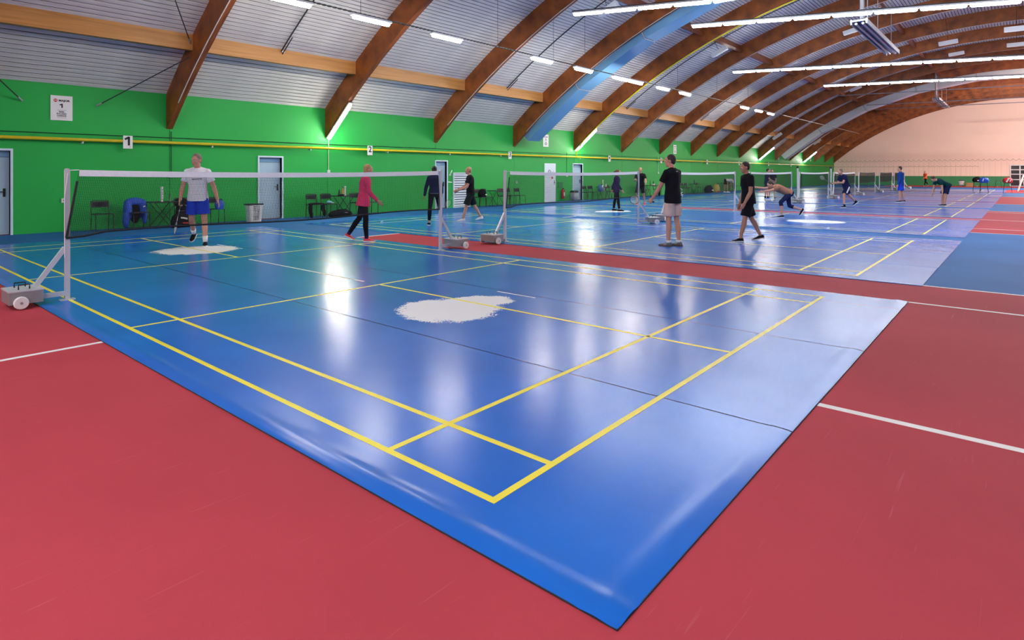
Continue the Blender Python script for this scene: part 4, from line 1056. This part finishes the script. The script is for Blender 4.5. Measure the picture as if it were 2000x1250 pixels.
# 1 man in white shirt
r, a = person('man in white T-shirt and blue shorts walking behind the net', 401, 480, 1.90, 165, dict(lean=3, legL=(4, 4, 4), legR=(-8, 5, 38), footR=30, plant='L', armR=(12, 14, 14, 4), armL=(-6, 20, 22, -6), head=(25, 6), gripR=True),
    dict(top='white', bot='blue', len=.78, shoe='black', sole=M_plasticwhite, sock=M_plasticwhite, sockh=.26, hair=HAIR_G, marks=((M_ink, [(-.10, .146, .335), (-.02, .147, .33), (.07, .146, .32)], .006),)), .0105)
racket(r, a['R'], 'badminton racket held low by the man in white', (.15, .25, -1))
# 2 woman in pink
person('woman in pink jacket and black leggings stepping beside the net', 716, 472, 1.70, 75, dict(lean=6, legR=(6, 2, 4), legL=(-12, 3, 22), footL=25, plant='R', armL=(-10, 12, 20, 0), armR=(14, 14, 30, 5), head=(-10, 0)),
    dict(top='pink', bot='black', len=1.92, sleeve=1.9, shoe='red', fem=True, hair=HAIR_B, hem=-.16, flare=True, topname='jacket', sock=C['plum'], sockh=.1), .0115)
# 3 woman in black
person('woman in black long sleeves and leggings seen from behind', 838, 440, 1.70, -8, dict(lean=3, legL=(0, 6, 3), legR=(16, 10, 30), footR=5, plant='L', armL=(2, 18, 8, 0), armR=(16, 12, 30, 0)),
    dict(top='navy', bot='black', len=1.84, sleeve=1.9, shoe='black', fem=True, hair=HAIR_D, bun=True, hem=-.03, marks=((M_steel, [(-.13, -.135, -.02), (0, -.150, -.02), (.13, -.135, -.02)], .006),)), .012)
# 4 man walking left
r, a = person('man in black T-shirt and white shoes walking past the shutter', 922, 431, 1.73, 262, dict(lean=3, legL=(20, 3, 6), legR=(-16, 3, 16), footR=10, armL=(22, 8, 46, 10), armR=(26, 8, 40, 12), gripL=True, head=(0, 0)),
    dict(top='black', bot='olive', len=.95, shoe='cream', hair=HAIR_B), .012)
racket(r, a['L'], 'badminton racket held low by the man in white shoes', (.0, .7, -1))
# 5 woman with dark jacket
person('woman in dark plum jacket standing on the worn white patch', 1204, 412, 1.64, 100, dict(lean=2, legL=(-6, 5, 4), legR=(9, 4, 3), armL=(-25, 12, 10, 0), armR=(10, 10, 25, 0), head=(0, 0)),
    dict(top='plum', bot='black', len=1.95, sleeve=1.9, shoe='black', sole=M_black, fem=True, hair=mat('hair_brown', (.09, .04, .02), .6), tail=True, hem=-.18, topname='jacket', marks=((M_paper, [(0, .125, .50), (0, .135, .44)], .02),)), .014)
# 6 man red shoes
r, a = person('man in black T-shirt and red shoes beyond the woman in plum', 1243, 401, 1.73, 195, dict(lean=8, legL=(-4, 8, 22), legR=(4, 8, 6), footL=25, plant='R', armR=(28, 12, 70, 25), armL=(24, 14, 40, 10)),
    dict(top='black', bot='olive', len=.9, shoe='red', hair=HAIR_B), .014)
racket(r, a['L'], 'badminton racket held by the man in red shoes', (0, .5, -1))
# 7 man in beige shorts
r, a = person('man in black T-shirt and beige shorts standing with his back turned', 1316, 481, 1.88, 322, dict(lean=1, legL=(3, 1, 3), legR=(-3, 1, 4), fyL=10, fyR=4, armL=(24, 8, 12, 0), armR=(8, 8, 20, 0), head=(-28, 2), gripL=True, hfollow=.2),
    dict(top='black', bot='beige', len=.84, shoe='greyshoe', sole=mat('gum_sole', (.12, .06, .025), .6), stripes3=True, skin=SKIN, hair=HAIR_D, hem=-.14, sock=M_plasticwhite, sockh=.08,
         marks=((M_paper, [(-.02, -.110, .475), (.01, -.110, .475)], .007), (M_paper, [(.05, -.150, .05), (.14, -.125, .07), (.18, -.08, .08)], .007), (M_paper, [(.06, -.152, .02), (.15, -.125, .02), (.19, -.07, .025)], .009), (M_paper, [(.09, -.148, -.015), (.15, -.125, -.01)], .005), (M_paper, [(.15, -.118, .11), (.19, -.05, .15)], .007))), .0095)
racket(r, a['L'], 'badminton racket held by the man in beige shorts', (.1, 1, .05))
# 8 man walking left in black
person('man in black T-shirt and black shorts walking across the second court', 1466, 471, 1.78, 268, dict(lean=3, legL=(17, 2, 4), legR=(-15, 2, 14), footR=12, armL=(6, 8, 22, 5), armR=(-2, 8, 16, 0), head=(0, 4)),
    dict(top='black', bot='black', len=.88, shoe='black', skin=SKIN2, hair=HAIR_D, hem=-.12), .0105)
# 9 bending at the wall
person('person in white shirt bending down beside the yellow bag', 1410, 376, 1.72, 85, dict(lean=92, legL=(-4, 3, 2), legR=(6, 5, 3), armL=(4, 5, 8, 0), armR=(14, 5, 6, 0), hfollow=1.1),
    dict(top='white', bot='black', len=.7, shoe='white', skin=SKIN, hair=HAIR_B, hem=-.05, stripe=mat('lime_stripe', (.55, .55, .05), .7), z=.0), .018, pos=Vector((44.9, 15.4, 0)))
# 10, 11
person('man in navy T-shirt with blue shoes standing with hands together', 1497, 389, 1.76, 110, dict(lean=4, legL=(-3, 5, 3), legR=(5, 5, 4), armL=(16, 8, 40, 20), armR=(22, 8, 45, 25)), dict(top='navy', bot='navy', len=.9, shoe='blueshoe', hair=HAIR_D, sock=M_blackcloth, sockh=.22), .016)
person('man in black T-shirt standing behind the man with blue shoes', 1508, 387, 1.72, 200, dict(lean=2, legL=(2, 5, 3), legR=(0, 5, 4), armL=(10, 8, 30, 20), armR=(8, 8, 30, 20)), dict(top='black', bot='black', len=.9, shoe='black', hair=HAIR_D), .018)
# 12 lunging
r, a = person('player in tan shirt and dark shorts lunging low over the mat', 1527, 425, 1.78, 272, dict(lean=66, legL=(48, 4, 52), legR=(-10, 6, 62), footR=55, plant='L', armL=(72, 12, 10, 0), armR=(82, 20, 16, 0), hfollow=.5, gripR=True),
    dict(top='tan', bot='navy', len=1.05, shoe='black', hair=HAIR_D, hem=-.04, skin=SKIN), .015)
# 13
r, a = person('player in navy T-shirt with white-striped shorts crouching with a racket', 1660, 405, 1.80, 265, dict(lean=22, legL=(30, 6, 30), legR=(-30, 8, 20), footR=35, armL=(30, 12, 60, 10), armR=(10, 12, 80, 10), gripR=True, head=(0, 0)),
    dict(top='navy', bot='navy', len=.78, shoe='black', hair=HAIR_G, stripe=M_paper, sock=M_blackcloth, sockh=.14), .015)
racket(r, a['R'], 'badminton racket held by the crouching player in navy', (0, .8, .5))
# 14
person('man in blue long-sleeved top and blue shorts standing upright', 1761, 395, 1.84, 305, dict(lean=1, legL=(5, 5, 4), legR=(-6, 4, 4), armL=(6, 8, 10, 0), armR=(-2, 14, 14, 0), head=(-15, 0)), dict(top='royal', bot='blue', len=.85, sleeve=1.9, shoe='black', hair=HAIR_D, hem=-.16), .016)
# 15
person('player in dark teal shirt bending forward on the far mat', 1845, 403, 1.76, 268, dict(lean=64, legL=(20, 3, 14), legR=(12, 4, 10), plant='L', armL=(-6, 5, 6, 0), armR=(4, 5, 8, 0), hfollow=.8), dict(top='teal', bot='navy', len=.9, shoe='black', hair=HAIR_D), .016)
# 16
person('person in orange shirt walking near the peach end wall', 1809, 364, 1.75, 262, dict(lean=6, legL=(22, 3, 8), legR=(-20, 3, 20), footR=15, armL=(20, 8, 40, 5), armR=(-10, 8, 30, 0)), dict(top='orange', bot='black', len=1.9, shoe='black', hair=HAIR_B), .022, pos=Vector((ground(1809, 364).x, ground(1809, 364).y, 0)))

# ------------------------------------------------------------------ the far end
w = thing('window_1', 'grey framed glazed doors with dark panes in the peach wall', None, (UEND-.02, -1.6, 0)); w['kind'] = 'structure'
fr = MB()
for y in (-1.6, -.8, 0, .8): fr.box(-.08, 0, y-.05, y+.05, 0, 2.4)
for z in (.02, .75, 1.35, 1.85, 2.35): fr.box(-.075, 0, -1.6, .8, z-.035, z+.05)
fr.build('window_frame', M_greysteel, w)
for y in (-1.55, -.75, .05):
    for z0, z1 in ((.08, .7), (.8, 1.3), (1.4, 1.8), (1.9, 2.3)):
        MB().box(-.05, -.03, y, y+.70, z0, z1).build('pane', mat('dark_glass', (.02, .025, .03), .08), w)
def scallop(u, z, v0, v1, label, n, drop, m):
    t = thing('ball_net', label, 'net', (u, 0, 0)); pts = []
    for k in range(n):
        for j in range(5):
            s = (k+j/5)/n; pts.append((0, v0+(v1-v0)*s, z-drop*math.sin(math.pi*j/5)))
    MB().tube(pts, .012, 4).build('top_rope', m, t)
    c = MB()
    for k in range(0, n+1): c.tube([(0, v0+(v1-v0)*k/n, z), (0, v0+(v1-v0)*k/n, .0)], .0035, 3)
    c.build('net_cords', m, t)
M_rope = mat('rope_brown', (.16, .07, .05), .8)
scallop(84.5, 3.05, 15.8, -6, 'brown ball-stop net with scalloped top rope before the peach wall', 44, .22, M_rope); scallop(78.0, 2.25, 15.8, 1.5, 'lower ball-stop net with scalloped rope near the peach wall', 36, .10, M_rope)
for (px, py, u, l) in ((1878, 361, 83, 0), (1894, 361, 82, 1)):
    p = onu(px, py, u)
    if l == 0:
        t = thing('waste_bin', 'grey bin with dark rim standing at the green band', 'bin', (p.x, p.y, 0)); MB().loft([sq(.42, .42, 0), sq(.5, .5, .62)]).build('bin_body', mat('bin_pale', (.45, .48, .5), .5), t, True); MB().loft([sq(.54, .54, .62), sq(.54, .54, .70)]).build('rim', M_black, t)
    else:
        t = thing('cardboard_box', 'brown cardboard box standing at the green band', 'box', (p.x, p.y, 0)); MB().box(-.3, .3, -.3, .3, 0, .42).build('box_body', mat('cardboard', (.30, .17, .07), .8), t); MB().bar((-.3, .3, .43), (-.42, .42, .34), .5, .01).build('flap', mat('cardboard', (.3, .17, .07)), t)
def stand(px, py, u, label, m, blab, acc=()):
    p = onu(px, py, u); t = thing('folding_stool', label, 'stool', (p.x, p.y, 0)); h = .72
    for sx in (-1, 1):
        for sy in (-1, 1): MB().tube([(sx*.26, sy*.26, 0), (sx*.18, sy*.18, h)], .016, 6).build('leg', M_black, t)
    MB().box(-.22, .22, -.22, .22, h, h+.03).build('seat', M_darkplastic, t)
    if blab: bag('sports_bag', blab, 'bag', (p.x, p.y, h+.03), -1.2, (.62, .4, .42), m, acc, .025)
stand(1908, 372, 62, 'thin black stool holding the black bag', M_blackcloth, 'black bag with a white patch on a stool', ((M_paper, .1, .3, .3, .15, 0),))
stand(1922, 374, 58, 'thin black stool holding the blue bag', M_bluejacket, 'dark blue racket bag on a stool', ((M_paper, -.2, .5, .08, .5, .3),))
stand(1968, 374, 58, 'thin black stool holding the red and white bag', M_redink, 'red and white racket bag on a stool', ((M_paper, -.1, .5, .15, .8, .5), (M_paper, .2, .5, .1, .6, .5)))
stand(1950, 366, 76, 'empty thin black stool by the glazed doors', M_blackcloth, None)
M_ball = mat('ball_yellow', (.75, .68, .05), .8)
for px, py in ((1874, 362), (1879, 363), (1888, 362), (1904, 363), (1908, 364), (1913, 363), (1916, 362), (1919, 363), (1953, 362), (1993, 362)):
    p = ground(px, py); t = thing('tennis_ball', 'yellow tennis ball on the floor before the end wall', 'ball', (min(p.x, 84), p.y, .034), 0, 'tennis balls before the end wall')
    MB().ell((0,0,0), (.034,)*3, None, 10, 8).build('ball', M_ball, t, True); MB().tube([(.034*math.cos(a*.63), .034*math.sin(a*.63), .008*math.sin(a*1.26)) for a in range(10)], .002, 3, True).build('seam', M_paper, t)
tag(MB().tube([(57.2+.05*math.sin(k), 12-k*.8, .012) for k in range(24)], .02, 5).build('floor_rope', M_black), 'dark rope lying across the far floor beneath the ball nets', 'rope')
for (px, yb, yt, u, lab) in ((1558, 384, 325, 40.5, 'tall white pole standing beside the far nets'), (1623, 384, 326, 44.5, 'tall pale pole with pulley left of the crouching player')):
    p = onu(px, yb, u); q = onu(px, yt, u); t = thing('net_pole', lab, 'pole', (p.x, p.y, 0)); MB().tube([(0,0,0), (0,0,q.z)], .05, 10).build('pole', M_greysteel, t); MB().lathe([(.16, 0), (.16, .02)], 16).build('base', M_greysteel, t); MB().box(-.05, .05, -.07, .07, q.z-.12, q.z).build('pulley', M_black, t)
p = ground(1988, 374); t = thing('white_stand', 'white stand leaning before the glazed doors', 'stand', (p.x, p.y, 0))
MB().tube([(0, 0, .02), (.1, -.35, 1.35)], .06, 8).build('pole', M_plasticwhite, t); MB().tube([(0, .1, 0), (0, -.5, 0)], .05, 8).build('foot', M_black, t); MB().tube([(0, -.45, .03), (.08, -.28, 1.1)], .03, 6).build('brace', M_greysteel, t)
